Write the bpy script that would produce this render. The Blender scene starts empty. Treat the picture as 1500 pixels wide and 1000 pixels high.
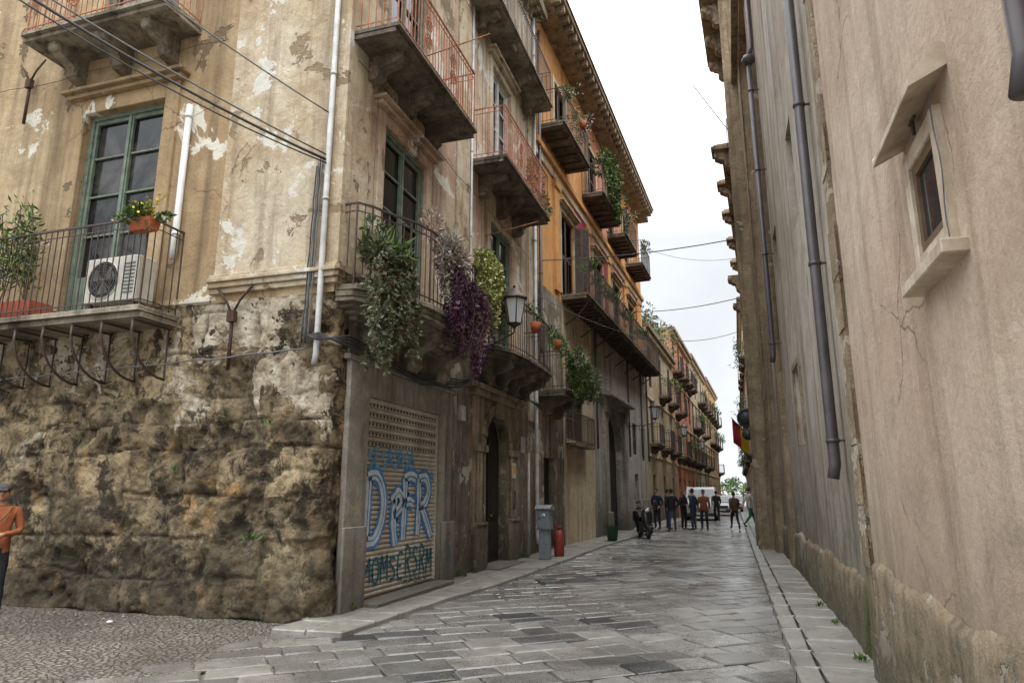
import bpy, bmesh, math, random
from mathutils import Vector, noise, Matrix
R=random.Random(7)
col=bpy.context.scene.collection
def lin(r,g,b): return tuple(((c/255)/12.92 if c<=10 else ((c/255+.055)/1.055)**2.4) for c in (r,g,b))+(1,)
# ---------------------------------------------------------------- materials
class NM:
    def __init__(s,name):
        s.m=bpy.data.materials.new(name); s.m.use_nodes=True; s.nt=s.m.node_tree; s.b=s.nt.nodes['Principled BSDF']
        s.tc=s.nt.nodes.new('ShaderNodeTexCoord').outputs['Object']
    def L(s,a,b): s.nt.links.new(a,b)
    def mapc(s,sc): n=s.nt.nodes.new('ShaderNodeMapping'); n.inputs['Scale'].default_value=sc; s.L(s.tc,n.inputs[0]); return n.outputs[0]
    def noise(s,scale,detail=6,rough=.6,dist=0,vec=None):
        n=s.nt.nodes.new('ShaderNodeTexNoise'); n.inputs['Scale'].default_value=scale;n.inputs['Detail'].default_value=min(detail,6);n.inputs['Roughness'].default_value=rough;n.inputs['Distortion'].default_value=dist
        s.L(vec or s.tc,n.inputs['Vector']); return n.outputs[0]
    def voro(s,scale,feat='F1',vec=None,out=0):
        n=s.nt.nodes.new('ShaderNodeTexVoronoi'); n.feature=feat; n.inputs['Scale'].default_value=scale; s.L(vec or s.tc,n.inputs['Vector']); return n.outputs[out]
    def rng(s,v,a,b,c=0,d=1):
        n=s.nt.nodes.new('ShaderNodeMapRange'); n.inputs[1].default_value=a;n.inputs[2].default_value=b;n.inputs[3].default_value=c;n.inputs[4].default_value=d; s.L(v,n.inputs[0]); return n.outputs[0]
    def math(s,op,a,b):
        n=s.nt.nodes.new('ShaderNodeMath'); n.operation=op
        for i,v in enumerate((a,b)):
            if isinstance(v,(int,float)): n.inputs[i].default_value=v
            else: s.L(v,n.inputs[i])
        return n.outputs[0]
    def mix(s,f,a,b,bt='MIX'):
        n=s.nt.nodes.new('ShaderNodeMix'); n.data_type='RGBA'; n.blend_type=bt
        for i,v in ((0,f),(6,a),(7,b)):
            if isinstance(v,(int,float)): n.inputs[i].default_value=v
            elif isinstance(v,tuple): n.inputs[i].default_value=v
            else: s.L(v,n.inputs[i])
        return n.outputs[2]
    def z(s,k=2): n=s.nt.nodes.new('ShaderNodeSeparateXYZ'); s.L(s.tc,n.inputs[0]); return n.outputs[k]
    def attr(s,nm,o=2): n=s.nt.nodes.new('ShaderNodeAttribute'); n.attribute_name=nm; return n.outputs[o]
    def bump(s,h,st=.5,d=.02):
        n=s.nt.nodes.new('ShaderNodeBump'); n.inputs['Strength'].default_value=st; n.inputs['Distance'].default_value=d; s.L(h,n.inputs['Height']); s.L(n.outputs[0],s.b.inputs['Normal'])
    def fin(s,c,rough=.85,metal=0,spec=None):
        if isinstance(c,tuple): s.b.inputs['Base Color'].default_value=c
        else: s.L(c,s.b.inputs['Base Color'])
        if isinstance(rough,(int,float)): s.b.inputs['Roughness'].default_value=rough
        else: s.L(rough,s.b.inputs['Roughness'])
        s.b.inputs['Metallic'].default_value=metal
        if spec is not None: s.b.inputs['Specular IOR Level'].default_value=spec
        return s.m
def plaster(name,c1,c2,stain,patch,pamt=.62,sc=.6,streak=.5,dirtz=1.2,dirt=None,bump=.5,cracks=True,off=0,moss=None,white=None):
    m=NM(name)
    mp=m.nt.nodes.new('ShaderNodeMapping'); mp.inputs['Location'].default_value=(off,off*.7,0); m.L(m.tc,mp.inputs[0]); big=mp.outputs[0]
    n1=m.noise(sc,6,.65,.3,vec=big); c=m.mix(m.rng(n1,.4,.6),c1,c2)
    mot=m.noise(sc*5.5,6,.72,.6); c=m.mix(m.rng(mot,.38,.74,0,.55),c,stain)
    st=m.noise(1,5,.68,.2,vec=m.mapc((3.1,3.1,.17))); c=m.mix(m.math('MULTIPLY',m.rng(st,.48,.7),streak),c,stain)
    fine=m.noise(34,3,.7); c=m.mix(.5,c,m.mix(fine,(.55,.55,.55,1),(1.4,1.4,1.4,1)),'MULTIPLY')
    pn=m.noise(sc*1.5,6,.7,.4,vec=big); pm=m.rng(pn,pamt,pamt+.015); c=m.mix(pm,c,m.mix(m.rng(mot,.3,.65),patch,tuple(x*.6 for x in patch[:3])+(1,)))
    if white:
        wn=m.rng(pn,1-pamt+.015,1-pamt); c=m.mix(wn,c,m.mix(m.rng(mot,.35,.7),white,tuple(x*.75 for x in white[:3])+(1,)))
    if cracks:
        wv=m.nt.nodes.new('ShaderNodeMix'); wv.data_type='VECTOR'; wv.inputs[0].default_value=.25; nn=m.nt.nodes.new('ShaderNodeTexNoise'); nn.inputs['Scale'].default_value=2.5; nn.inputs['Detail'].default_value=4; m.L(m.tc,nn.inputs['Vector']); m.L(m.tc,wv.inputs[4]); m.L(nn.outputs[1],wv.inputs[5])
        cr=m.voro(1.1,'DISTANCE_TO_EDGE',vec=wv.outputs[1]); gate=m.rng(n1,.55,.6)
        cm=m.math('MULTIPLY',m.rng(cr,.003,.009,1,0),gate); c=m.mix(m.math('MULTIPLY',cm,.6),c,(.05,.04,.03,1))
    if dirt:
        dz=m.math('ADD',m.z(),m.rng(mot,.25,.75,-dirtz*.8,dirtz*.8)); c=m.mix(m.rng(dz,dirtz*.25,dirtz*1.4,.85,0),c,dirt)
    if moss:
        y0,y1,zm=moss; yy=m.z(1); a=m.rng(yy,y0,y0+.1); b=m.rng(yy,y1-.3,y1,1,0); zz=m.rng(m.math('ADD',m.z(),m.rng(mot,.3,.7,-.3,.3)),zm*.7,zm,1,0)
        k=m.math('MULTIPLY',m.math('MULTIPLY',a,b),m.math('MULTIPLY',zz,m.rng(mot,.3,.45))); c=m.mix(k,c,m.mix(fine,lin(30,36,18),lin(84,98,34)))
    h=m.math('ADD',m.math('MULTIPLY',m.noise(13,5,.72),.6),m.math('MULTIPLY',pm,-.9)); h=m.math('ADD',h,m.math('MULTIPLY',mot,.9))
    m.bump(h,bump,.03); return m.fin(c,.9,0,.25)
def simple(name,c,rough=.6,metal=0,var=.35,sc=12,c2=None,bump=.15,spec=None):
    m=NM(name); n=m.noise(sc,4,.65); d=tuple(x*(1-var) for x in c[:3])+(1,); cc=m.mix(m.rng(n,.35,.68),c,c2 or d)
    if bump: m.bump(n,bump,.01)
    return m.fin(cc,rough,metal,spec)
def leafm(name,c):
    m=NM(name); n=m.noise(9,2); cc=m.mix(n,tuple(x*.5 for x in c[:3])+(1,),tuple(x*1.6 for x in c[:3])+(1,)); return m.fin(cc,.55,0,.3)
P_side=plaster('ochre_plaster',lin(192,172,138),lin(168,144,110),lin(110,92,70),lin(124,106,84),.61,.42,.8,bump=.8,white=lin(220,214,198))
P_pil=plaster('cream_plaster',lin(208,196,172),lin(186,166,136),lin(126,108,86),lin(160,140,112),.6,.8,.8,bump=.8,off=3,white=lin(218,214,202))
P_str=plaster('beige_plaster',lin(206,192,166),lin(188,158,136),lin(114,98,82),lin(152,132,108),.6,.55,.95,bump=.8,white=lin(220,214,202))
P_low=plaster('grimy_plaster',lin(166,153,134),lin(124,113,98),lin(60,54,46),lin(160,134,100),.58,.8,.95,dirtz=1.2,dirt=lin(62,58,51),bump=1.0,white=lin(186,177,160))
P_right=plaster('pinkish_plaster',lin(204,187,167),lin(186,164,144),lin(138,118,97),lin(170,138,104),.70,.35,.8,dirtz=1.5,dirt=lin(118,106,88),bump=.6,off=5)
P_right2=plaster('pale_plaster',lin(192,184,171),lin(172,158,141),lin(110,98,84),lin(152,130,102),.66,.4,1.0,dirtz=2.0,dirt=lin(94,90,76),bump=.6,off=9,moss=(6.6,7.7,1.3))
P_plinth=plaster('worn_plinth_plaster',lin(172,153,128),lin(144,126,102),lin(88,78,62),lin(196,184,164),.56,1.2,.9,dirtz=.8,dirt=lin(74,72,56),bump=1.0,off=2,moss=(6.72,7.7,1.3))
P_grey=plaster('grey_plaster',lin(194,190,182),lin(172,166,156),lin(108,102,93),lin(200,192,174),.66,.5,.95,dirtz=1.3,dirt=lin(66,64,62),bump=.4,off=4)
P_orange=plaster('orange_plaster',lin(216,162,100),lin(204,142,84),lin(142,104,68),lin(208,190,158),.64,.4,.6,bump=.4,off=6)
P_salm=plaster('salmon_plaster',lin(206,146,116),lin(190,124,98),lin(134,96,76),lin(208,186,156),.64,.4,.6,bump=.4,off=16)
P_cream=plaster('faded_cream_plaster',lin(212,198,170),lin(192,172,140),lin(122,106,86),lin(164,144,116),.62,.5,.8,bump=.4,off=7)
P_red=plaster('crimson_plaster',lin(164,62,76),lin(142,54,64),lin(96,46,50),lin(190,160,130),.7,.6,.4,bump=.3)
P_far=plaster('far_tan_plaster',lin(194,178,150),lin(170,152,124),lin(110,94,76),lin(196,186,166),.64,.4,.8,dirtz=1.5,dirt=lin(88,80,68),bump=.3,off=8,cracks=False)
P_far2=plaster('far_ochre_plaster',lin(202,166,122),lin(180,142,100),lin(112,92,70),lin(196,186,166),.66,.4,.7,dirtz=1.5,dirt=lin(88,80,68),bump=.3,off=12,cracks=False)
P_brown=plaster('brown_limestone',lin(164,146,120),lin(134,117,94),lin(74,64,54),lin(176,160,134),.6,1.2,.9,bump=.9,off=11,cracks=False)
P_stone=plaster('carved_limestone',lin(176,161,136),lin(138,124,102),lin(62,55,46),lin(190,181,162),.62,1.4,.95,dirtz=1.0,dirt=lin(70,65,56),bump=1.2,off=1)
P_greys=plaster('grey_stone_jamb',lin(172,165,154),lin(142,134,122),lin(84,78,69),lin(178,162,136),.64,1.0,.9,dirtz=.8,dirt=lin(90,86,78),bump=.6,off=13,cracks=False)
M_slab=plaster('balcony_slab_stone',lin(168,158,140),lin(128,118,102),lin(58,53,46),lin(158,140,114),.62,1.5,.9,bump=.9,off=14,cracks=False)
M_dslab=plaster('sooty_slab_stone',lin(138,127,112),lin(102,92,80),lin(46,42,38),lin(156,138,114),.62,1.5,.9,bump=.9,off=15,cracks=False)
M_iron=simple('dark_iron',(.045,.044,.045,1),.55,.3,c2=(.11,.06,.04,1),sc=20)
M_rust=simple('rusty_iron',lin(190,124,90),.8,.1,c2=lin(120,76,58),sc=9)
M_tie=simple('corroded_iron',lin(84,58,46),.85,.1,c2=lin(50,40,35),sc=14)
M_green=simple('faded_green_paint',lin(116,130,114),.65,c2=lin(84,96,84),sc=7)
M_brownw=simple('brown_shutter_paint',lin(92,74,62),.65,c2=lin(62,50,42),sc=6)
M_door=simple('dark_door_wood',lin(46,38,33),.55,c2=lin(28,24,21),sc=5)
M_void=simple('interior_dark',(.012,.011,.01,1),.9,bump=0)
def glassm():
    m=NM('old_window_glass'); n=m.noise(.9,4,.6,.5); c=m.mix(m.rng(n,.5,.66),(.010,.012,.012,1),(.09,.088,.08,1)); m.bump(m.noise(2.5,2),.2,.02); return m.fin(c,.08,0,.5)
M_glass=glassm()
M_white=simple('white_paint',(.68,.68,.66,1),.5,var=.25,sc=6)
M_pipeg=simple('grey_pvc_pipe',lin(190,190,186),.5,var=.4,sc=4)
M_piped=simple('brown_downpipe_paint',lin(84,76,78),.45,c2=lin(64,56,57),sc=3,bump=.05)
M_cable=simple('cable_rubber',(.05,.05,.05,1),.6)
M_cableg=simple('grey_cable',(.16,.16,.155,1),.6)
M_terra=simple('terracotta',lin(168,86,56),.8,sc=8)
M_bark=simple('stem_bark',lin(110,92,68),.9)
M_roof=simple('roof_tiles',lin(136,110,88),.9,c2=lin(92,76,60),sc=4)
# ---------------------------------------------------------------- mesh builder
class Fr:
    def __init__(s,O,U,N): s.O=Vector(O);s.U=Vector(U);s.N=Vector(N)
    def __call__(s,u,z,d=0): v=s.O+s.U*u+s.N*d; return Vector((v.x,v.y,v.z+z))
WF=Fr((0,0,0),(1,0,0),(0,1,0)) # u=x d=y
class MB:
    def __init__(s): s.v=[];s.f=[];s.mi=[];s.mats=[];s.sm=[]
    def m(s,mat):
        if mat not in s.mats: s.mats.append(mat)
        return s.mats.index(mat)
    def face(s,pts,mat,smooth=False):
        n=len(s.v); s.v+= [tuple(p) for p in pts]; s.f.append(tuple(range(n,n+len(pts)))); s.mi.append(s.m(mat)); s.sm.append(smooth)
    def addm(s,vs,fs,mat,smooth=False):
        n=len(s.v); s.v+=[tuple(p) for p in vs]; k=s.m(mat)
        for f in fs: s.f.append(tuple(i+n for i in f)); s.mi.append(k); s.sm.append(smooth)
    def box(s,fr,u0,u1,z0,z1,d0,d1,mat):
        vs=[fr(u,z,d) for u in (u0,u1) for z in (z0,z1) for d in (d0,d1)]
        s.addm(vs,[(0,1,3,2),(4,6,7,5),(0,4,5,1),(2,3,7,6),(0,2,6,4),(1,5,7,3)],mat)
    def prism(s,fr,prof,u0,u1,mat):
        n=len(prof); vs=[fr(u0,z,d) for d,z in prof]+[fr(u1,z,d) for d,z in prof]
        s.addm(vs,[tuple(range(n)),tuple(range(2*n-1,n-1,-1))]+[(i,(i+1)%n,n+(i+1)%n,n+i) for i in range(n)],mat)
    def tube(s,pts,r,mat,n=6,closed=False,smooth=True):
        pts=[Vector(p) for p in pts]; rs=r if isinstance(r,(list,tuple)) else [r]*len(pts); vs=[];N=len(pts)
        up=None
        for i,p in enumerate(pts):
            a=pts[(i-1)%N] if (closed or i>0) else p; b=pts[(i+1)%N] if (closed or i<N-1) else p
            t=(b-a).normalized() if (b-a).length>1e-9 else Vector((0,0,1))
            if up is None: up=Vector((0,0,1)) if abs(t.z)<.9 else Vector((1,0,0))
            x=t.cross(up)
            if x.length<1e-4: x=t.orthogonal()
            x.normalize(); y=x.cross(t); up=y
            for k in range(n): an=2*math.pi*(k+.5)/n; vs.append(p+(x*math.cos(an)+y*math.sin(an))*rs[i])
        fs=[]
        for i in range(N if closed else N-1):
            j=(i+1)%N
            for k in range(n): fs.append((i*n+k,i*n+(k+1)%n,j*n+(k+1)%n,j*n+k))
        if not closed: fs+= [tuple(range(n-1,-1,-1)),tuple(range((N-1)*n,N*n))]
        s.addm(vs,fs,mat,smooth and n>4)
    def ball(s,c,r,mat,n=10,m=7):
        c=Vector(c); r=r if isinstance(r,(tuple,list)) else (r,r,r); vs=[];fs=[]
        for i in range(m+1):
            th=math.pi*i/m
            for k in range(n): ph=2*math.pi*k/n; vs.append(c+Vector((math.sin(th)*math.cos(ph)*r[0],math.sin(th)*math.sin(ph)*r[1],math.cos(th)*r[2])))
        for i in range(m):
            for k in range(n): fs.append((i*n+k,(i+1)*n+k,(i+1)*n+(k+1)%n,i*n+(k+1)%n))
        s.addm(vs,fs,mat,True)
    def obj(s,name,parent=None,bevel=0):
        me=bpy.data.meshes.new(name); me.from_pydata(s.v,[],s.f)
        for m in s.mats: me.materials.append(m)
        me.polygons.foreach_set('material_index',s.mi); me.polygons.foreach_set('use_smooth',s.sm); me.update()
        o=bpy.data.objects.new(name,me); col.objects.link(o)
        if parent: o.parent=parent
        if bevel:
            b=o.modifiers.new('b','BEVEL'); b.width=bevel; b.segments=1; b.limit_method='ANGLE'
        return o
def empty(name): o=bpy.data.objects.new(name,None); col.objects.link(o); o.empty_display_size=.1; return o
def wall(mb,fr,u0,u1,z0,z1,holes,mat,depth=.28):
    us=sorted({u0,u1}|{h[k] for h in holes for k in (0,1)}); zs=sorted({z0,z1}|{h[k] for h in holes for k in (2,3)})
    us=[u for u in us if u0<=u<=u1]; zs=[q for q in zs if z0<=q<=z1]
    for a,b in zip(us,us[1:]):
        for c,d in zip(zs,zs[1:]):
            mu,mz=(a+b)/2,(c+d)/2
            if any(h[0]<mu<h[1] and h[2]<mz<h[3] for h in holes): continue
            mb.face([fr(a,c),fr(b,c),fr(b,d),fr(a,d)],mat)
    for h in holes:
        a,b,c,d=h[:4]; c=max(c,z0); d=min(d,z1)
        if d<=c: continue
        mb.face([fr(a,c),fr(a,d),fr(a,d,-depth),fr(a,c,-depth)],mat); mb.face([fr(b,c),fr(b,c,-depth),fr(b,d,-depth),fr(b,d)],mat)
        if h[3]<=z1: mb.face([fr(a,d),fr(b,d),fr(b,d,-depth),fr(a,d,-depth)],mat)
        if h[2]>=z0: mb.face([fr(a,c),fr(a,c,-depth),fr(b,c,-depth),fr(b,c)],mat)
def french(mb,fr,u0,u1,z0,z1,d=-.2,mat=None,rows=4):
    mat=mat or M_green; w=.07
    mb.face([fr(u0,z0,d-.03),fr(u1,z0,d-.03),fr(u1,z1,d-.03),fr(u0,z1,d-.03)],M_glass)
    for a,b in ((u0,u0+w),(u1-w,u1)): mb.box(fr,a,b,z0,z1,d-.04,d+.06,mat)
    mb.box(fr,u0+w,u1-w,z1-w,z1,d-.04,d+.06,mat); um=(u0+u1)/2
    zt=z1-w
    for a,b in ((u0+w,um),(um,u1-w)):
        for c,e in ((a+.004,a+.06),(b-.06,b-.004)): mb.box(fr,c,e,z0,zt,d-.02,d+.03,mat)
        mb.box(fr,a+.06,b-.06,z0,z0+(z1-z0)*.16,d-.02,d+.02,mat)
        mb.box(fr,a+.06,b-.06,zt-.07,zt,d-.02,d+.02,mat)
        zz=z0+(z1-z0)*.16
        for k in range(1,rows): q=zz+(zt-zz)*k/rows; mb.box(fr,a+.06,b-.06,q-.016,q+.016,d-.02,d+.015,mat)
    mb.box(fr,um-.025,um+.025,z0,zt,d+.031,d+.05,mat)
def louver(mb,fr,u0,u1,z0,z1,d=-.1,mat=None,gap=.07):
    mat=mat or M_brownw; um=(u0+u1)/2
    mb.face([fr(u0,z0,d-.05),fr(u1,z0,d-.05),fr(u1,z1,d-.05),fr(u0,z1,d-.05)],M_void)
    for a,b in ((u0,um-.005),(um+.005,u1)):
        for c,e in ((a,a+.06),(b-.06,b)): mb.box(fr,c,e,z0,z1,d-.02,d+.03,mat)
        for q in (z0,(z0+z1)/2-.04,z1-.08): mb.box(fr,a+.06,b-.06,q,q+.08,d-.02,d+.025,mat)
        q=z0+.1
        while q<z1-.1:
            mb.face([fr(a+.06,q,d+.02),fr(b-.06,q,d+.02),fr(b-.06,q+gap*.8,d-.03),fr(a+.06,q+gap*.8,d-.03)],mat); q+=gap
def surround(mb,fr,u0,u1,z0,z1,mat,w=.18,p=.05,hood=True):
    mb.box(fr,u0-w,u0-.003,z0,z1+w,-.02,p,mat); mb.box(fr,u1+.003,u1+w,z0,z1+w,-.02,p,mat); mb.box(fr,u0-.003,u1+.003,z1+.003,z1+w,-.02,p,mat)
    if hood: mb.box(fr,u0-w-.1,u1+w+.1,z1+w+.003,z1+w+.08,-.02,p+.1,mat); mb.box(fr,u0-w-.16,u1+w+.16,z1+w+.083,z1+w+.14,-.02,p+.18,mat)
def console(mb,fr,u,w,zt,proj,h,mat):
    S=[(0,0),(1,0),(1,-.14),(.92,-.3),(.72,-.42),(.5,-.48),(.4,-.62),(.42,-.78),(.3,-.94),(0,-1)]
    mb.prism(fr,[(a*proj-.02,zt+b*h) for a,b in S],u-w/2,u+w/2,mat)
    mb.tube([fr(u-w/2-.02,zt-.2*h,proj*.86),fr(u+w/2+.02,zt-.2*h,proj*.86)],h*.15,mat,10); mb.tube([fr(u-w/2-.015,zt-.8*h,proj*.3),fr(u+w/2+.015,zt-.8*h,proj*.3)],h*.11,mat,10)
def rail(mb,fr,outl,z0,z1,mat,sp=.115,r=.009,ornate=False):
    P=[Vector((a,b)) for a,b in outl]
    for q,rr in ((z1,.02),(z0+.09,.012),(z1-.12,.010)): mb.tube([fr(p.x,q,p.y) for p in P],rr,mat,4,smooth=False)
    for a,b in zip(P,P[1:]):
        L=(b-a).length; n=max(1,int(L/sp))
        for k in range(n+1):
            p=a+(b-a)*k/n; rr=r*1.7 if k==0 else r
            mb.tube([fr(p.x,z0,p.y),fr(p.x,z1,p.y)],rr,mat,4,smooth=False)
        if ornate and L>1.2:
            for c in (.33,.66):
                for zz in (.35,.62):
                    ce=a+(b-a)*c; t=(b-a).normalized()
                    for rad in (.13,.07):
                        mb.tube([fr(ce.x+t.x*rad*math.cos(q*.6283),z0+(z1-z0)*zz+rad*math.sin(q*.6283),ce.y+t.y*rad*math.cos(q*.6283)+.01) for q in range(10)],.009,mat,4,closed=True)
                    for q in range(6):
                        an=q*math.pi/3; mb.tube([fr(ce.x,z0+(z1-z0)*zz,ce.y+.01),fr(ce.x+t.x*.13*math.cos(an),z0+(z1-z0)*zz+.13*math.sin(an),ce.y+.01)],.008,mat,4)
def outline_slab(mb,fr,outl,z0,z1,mat,grow=0):
    n=len(outl); vs=[fr(a,z0,b+(grow if b>.05 else 0)) for a,b in outl]+[fr(a,z1,b+(grow if b>.05 else 0)) for a,b in outl]
    mb.addm(vs,[tuple(range(n)),tuple(range(n,2*n))]+[(i,(i+1)%n,n+(i+1)%n,n+i) for i in range(n)],mat)
def balcony(name,par,fr,u0,u1,z,proj,h=1.15,smat=None,rmat=None,outl=None,cons=3,ch=.6,ornate=False,beams=0):
    smat=smat or M_slab; rmat=rmat or M_iron
    o=outl or [(u0,0),(u0,proj),(u1,proj),(u1,0)]
    mb=MB(); outline_slab(mb,fr,[(a,max(b-.06,-.02)) for a,b in o],z-.17,z-.083,smat); outline_slab(mb,fr,[(a,b if b>0 else -.02) for a,b in o],z-.08,z,smat)
    for k in range(cons): 
        u=u0+(u1-u0)*(k+.5)/cons; console(mb,fr,u,.2,z-.173,proj*.82,ch,smat)
    for k in range(beams):
        u=u0+(u1-u0)*(k+.5)/beams; mb.box(fr,u-.035,u+.035,z-.24,z-.173,0,proj-.08,M_iron)
    mb.obj(name+'_slab',par,.012)
    mb=MB(); ri=[(a+(.04 if a==o[0][0] else -.04 if a==o[-1][0] else 0),max(b-.05,0)) for a,b in o]; rail(mb,fr,ri,z,z+h,rmat,ornate=ornate); mb.obj(name+'_railing',par)
# leaves
def leafquad(mb,p,s,mat,dr=None,asp=.5):
    d=dr or Vector((R.uniform(-1,1),R.uniform(-1,1),R.uniform(-1,1))); 
    if d.length<.01: d=Vector((0,0,1))
    d=d.normalized(); x=d.cross(Vector((R.uniform(-1,1),R.uniform(-1,1),R.uniform(-1,1)))); 
    if x.length<.01: x=d.orthogonal()
    x.normalize(); n=d.cross(x)*s*.12; p=Vector(p)
    mb.face([p,p+d*s*.5+x*s*asp*.5+n,p+d*s,p+d*s*.5-x*s*asp*.5+n],mat)
def bush(mb,c,r,n,s,mats,asp=.5,up=.0):
    c=Vector(c); blobs=[(c+Vector((R.gauss(0,.5)*r[0],R.gauss(0,.5)*r[1],R.gauss(0,.5)*r[2])),R.uniform(.3,.6),R.choice(mats)) for _ in range(8)]
    for _ in range(n):
        b,k,mm=R.choice(blobs); v=Vector((R.gauss(0,1),R.gauss(0,1),R.gauss(0,1))).normalized()*R.uniform(.5,1)
        p=b+Vector((v.x*r[0]*k,v.y*r[1]*k,v.z*r[2]*k)); leafquad(mb,p,s*R.uniform(.6,1.3),mm if R.random()<.6 else R.choice(mats),v+Vector((0,0,up)),asp)
def hanging(mb,fr,u0,u1,d,zt,zb,n,s,mats,spread=.12,asp=.5,per=.035):
    clump=[(R.uniform(u0,u1),R.uniform(.35,1)) for _ in range(max(3,int((u1-u0)*5)))]
    for _ in range(n):
        cu,cl=R.choice(clump); u=cu+R.gauss(0,.07); q=zt+R.uniform(-.15,.2); L=(zt-zb)*min(1,cl*R.uniform(.35,1.1)); dd=d+R.uniform(-.08,spread); pu=u;z=q; dr=R.uniform(-.7,.7); mm=R.choice(mats); bare=R.random()<.3
        steps=int(L/per)+2; pts=[]
        for k in range(steps):
            t=k/steps; z=q-L*t**1.1+ (.1*math.sin(t*3.1) if t<.5 else .1); pu+=R.gauss(0,.016)+dr*.01; dd+=R.gauss(0,.01)+(.012 if t<.25 else -.001)
            p=fr(pu,z,dd); pts.append(p)
            if bare and .25<t<.75: continue
            for _2 in range(2 if t<.85 else 4): leafquad(mb,p+Vector((R.gauss(0,.012),R.gauss(0,.012),0)),s*R.uniform(.5,1.4),mm if R.random()<.6 else R.choice(mats),Vector((R.gauss(0,1),R.gauss(0,1),R.gauss(-.3,.8))),asp)
        if len(pts)>2: mb.tube(pts[::3] if len(pts)>5 else pts,.005,M_bark,3)
G1=[leafm('sage_leaf',(.12,.145,.08,1)),leafm('olive_leaf',(.065,.085,.035,1)),leafm('pale_leaf',(.20,.215,.14,1)),leafm('withered_leaf',(.15,.12,.07,1))]
G2=[leafm('green_leaf',(.06,.12,.025,1)),leafm('deep_leaf',(.03,.065,.02,1)),leafm('fresh_leaf',(.13,.19,.04,1))]
GP=[leafm('purple_leaf',(.085,.025,.065,1)),leafm('dark_purple_leaf',(.035,.012,.03,1)),leafm('mauve_leaf',(.14,.07,.11,1))]
GY=[leafm('lime_leaf',(.36,.40,.12,1)),leafm('lime_leaf_pale',(.48,.48,.20,1)),leafm('lime_leaf_dark',(.2,.24,.07,1))]
GD=[leafm('dry_rose_leaf',(.38,.29,.25,1)),leafm('dry_leaf',(.25,.20,.16,1)),leafm('grey_leaf',(.36,.35,.30,1))]
GF=[leafm('yellow_petal',(.75,.55,.03,1))]
# ---------------------------------------------------------------- frames
SIDE=Fr((0,7.95,0),(-1,0,0),(0,-1,0))     # u=-x
ST=Fr((-5.1,0,0),(0,1,0),(1,0,0))         # u=y
SB=Fr((-5.91,0,0),(.045,1,0),(1,-.045,0))
RT=Fr((1.05,0,0),(0,1,0),(-1,0,0)); RT2=Fr((1.17,0,0),(0,1,0),(-1,0,0))
RF=Fr((-.375,0,0),(.045,1,0),(-1,.045,0)); RG=Fr((1.1,0,0),(.006,1,0),(-1,0,0))
# ================================================================ building A
A=empty('weathered_corner_palazzo')
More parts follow.
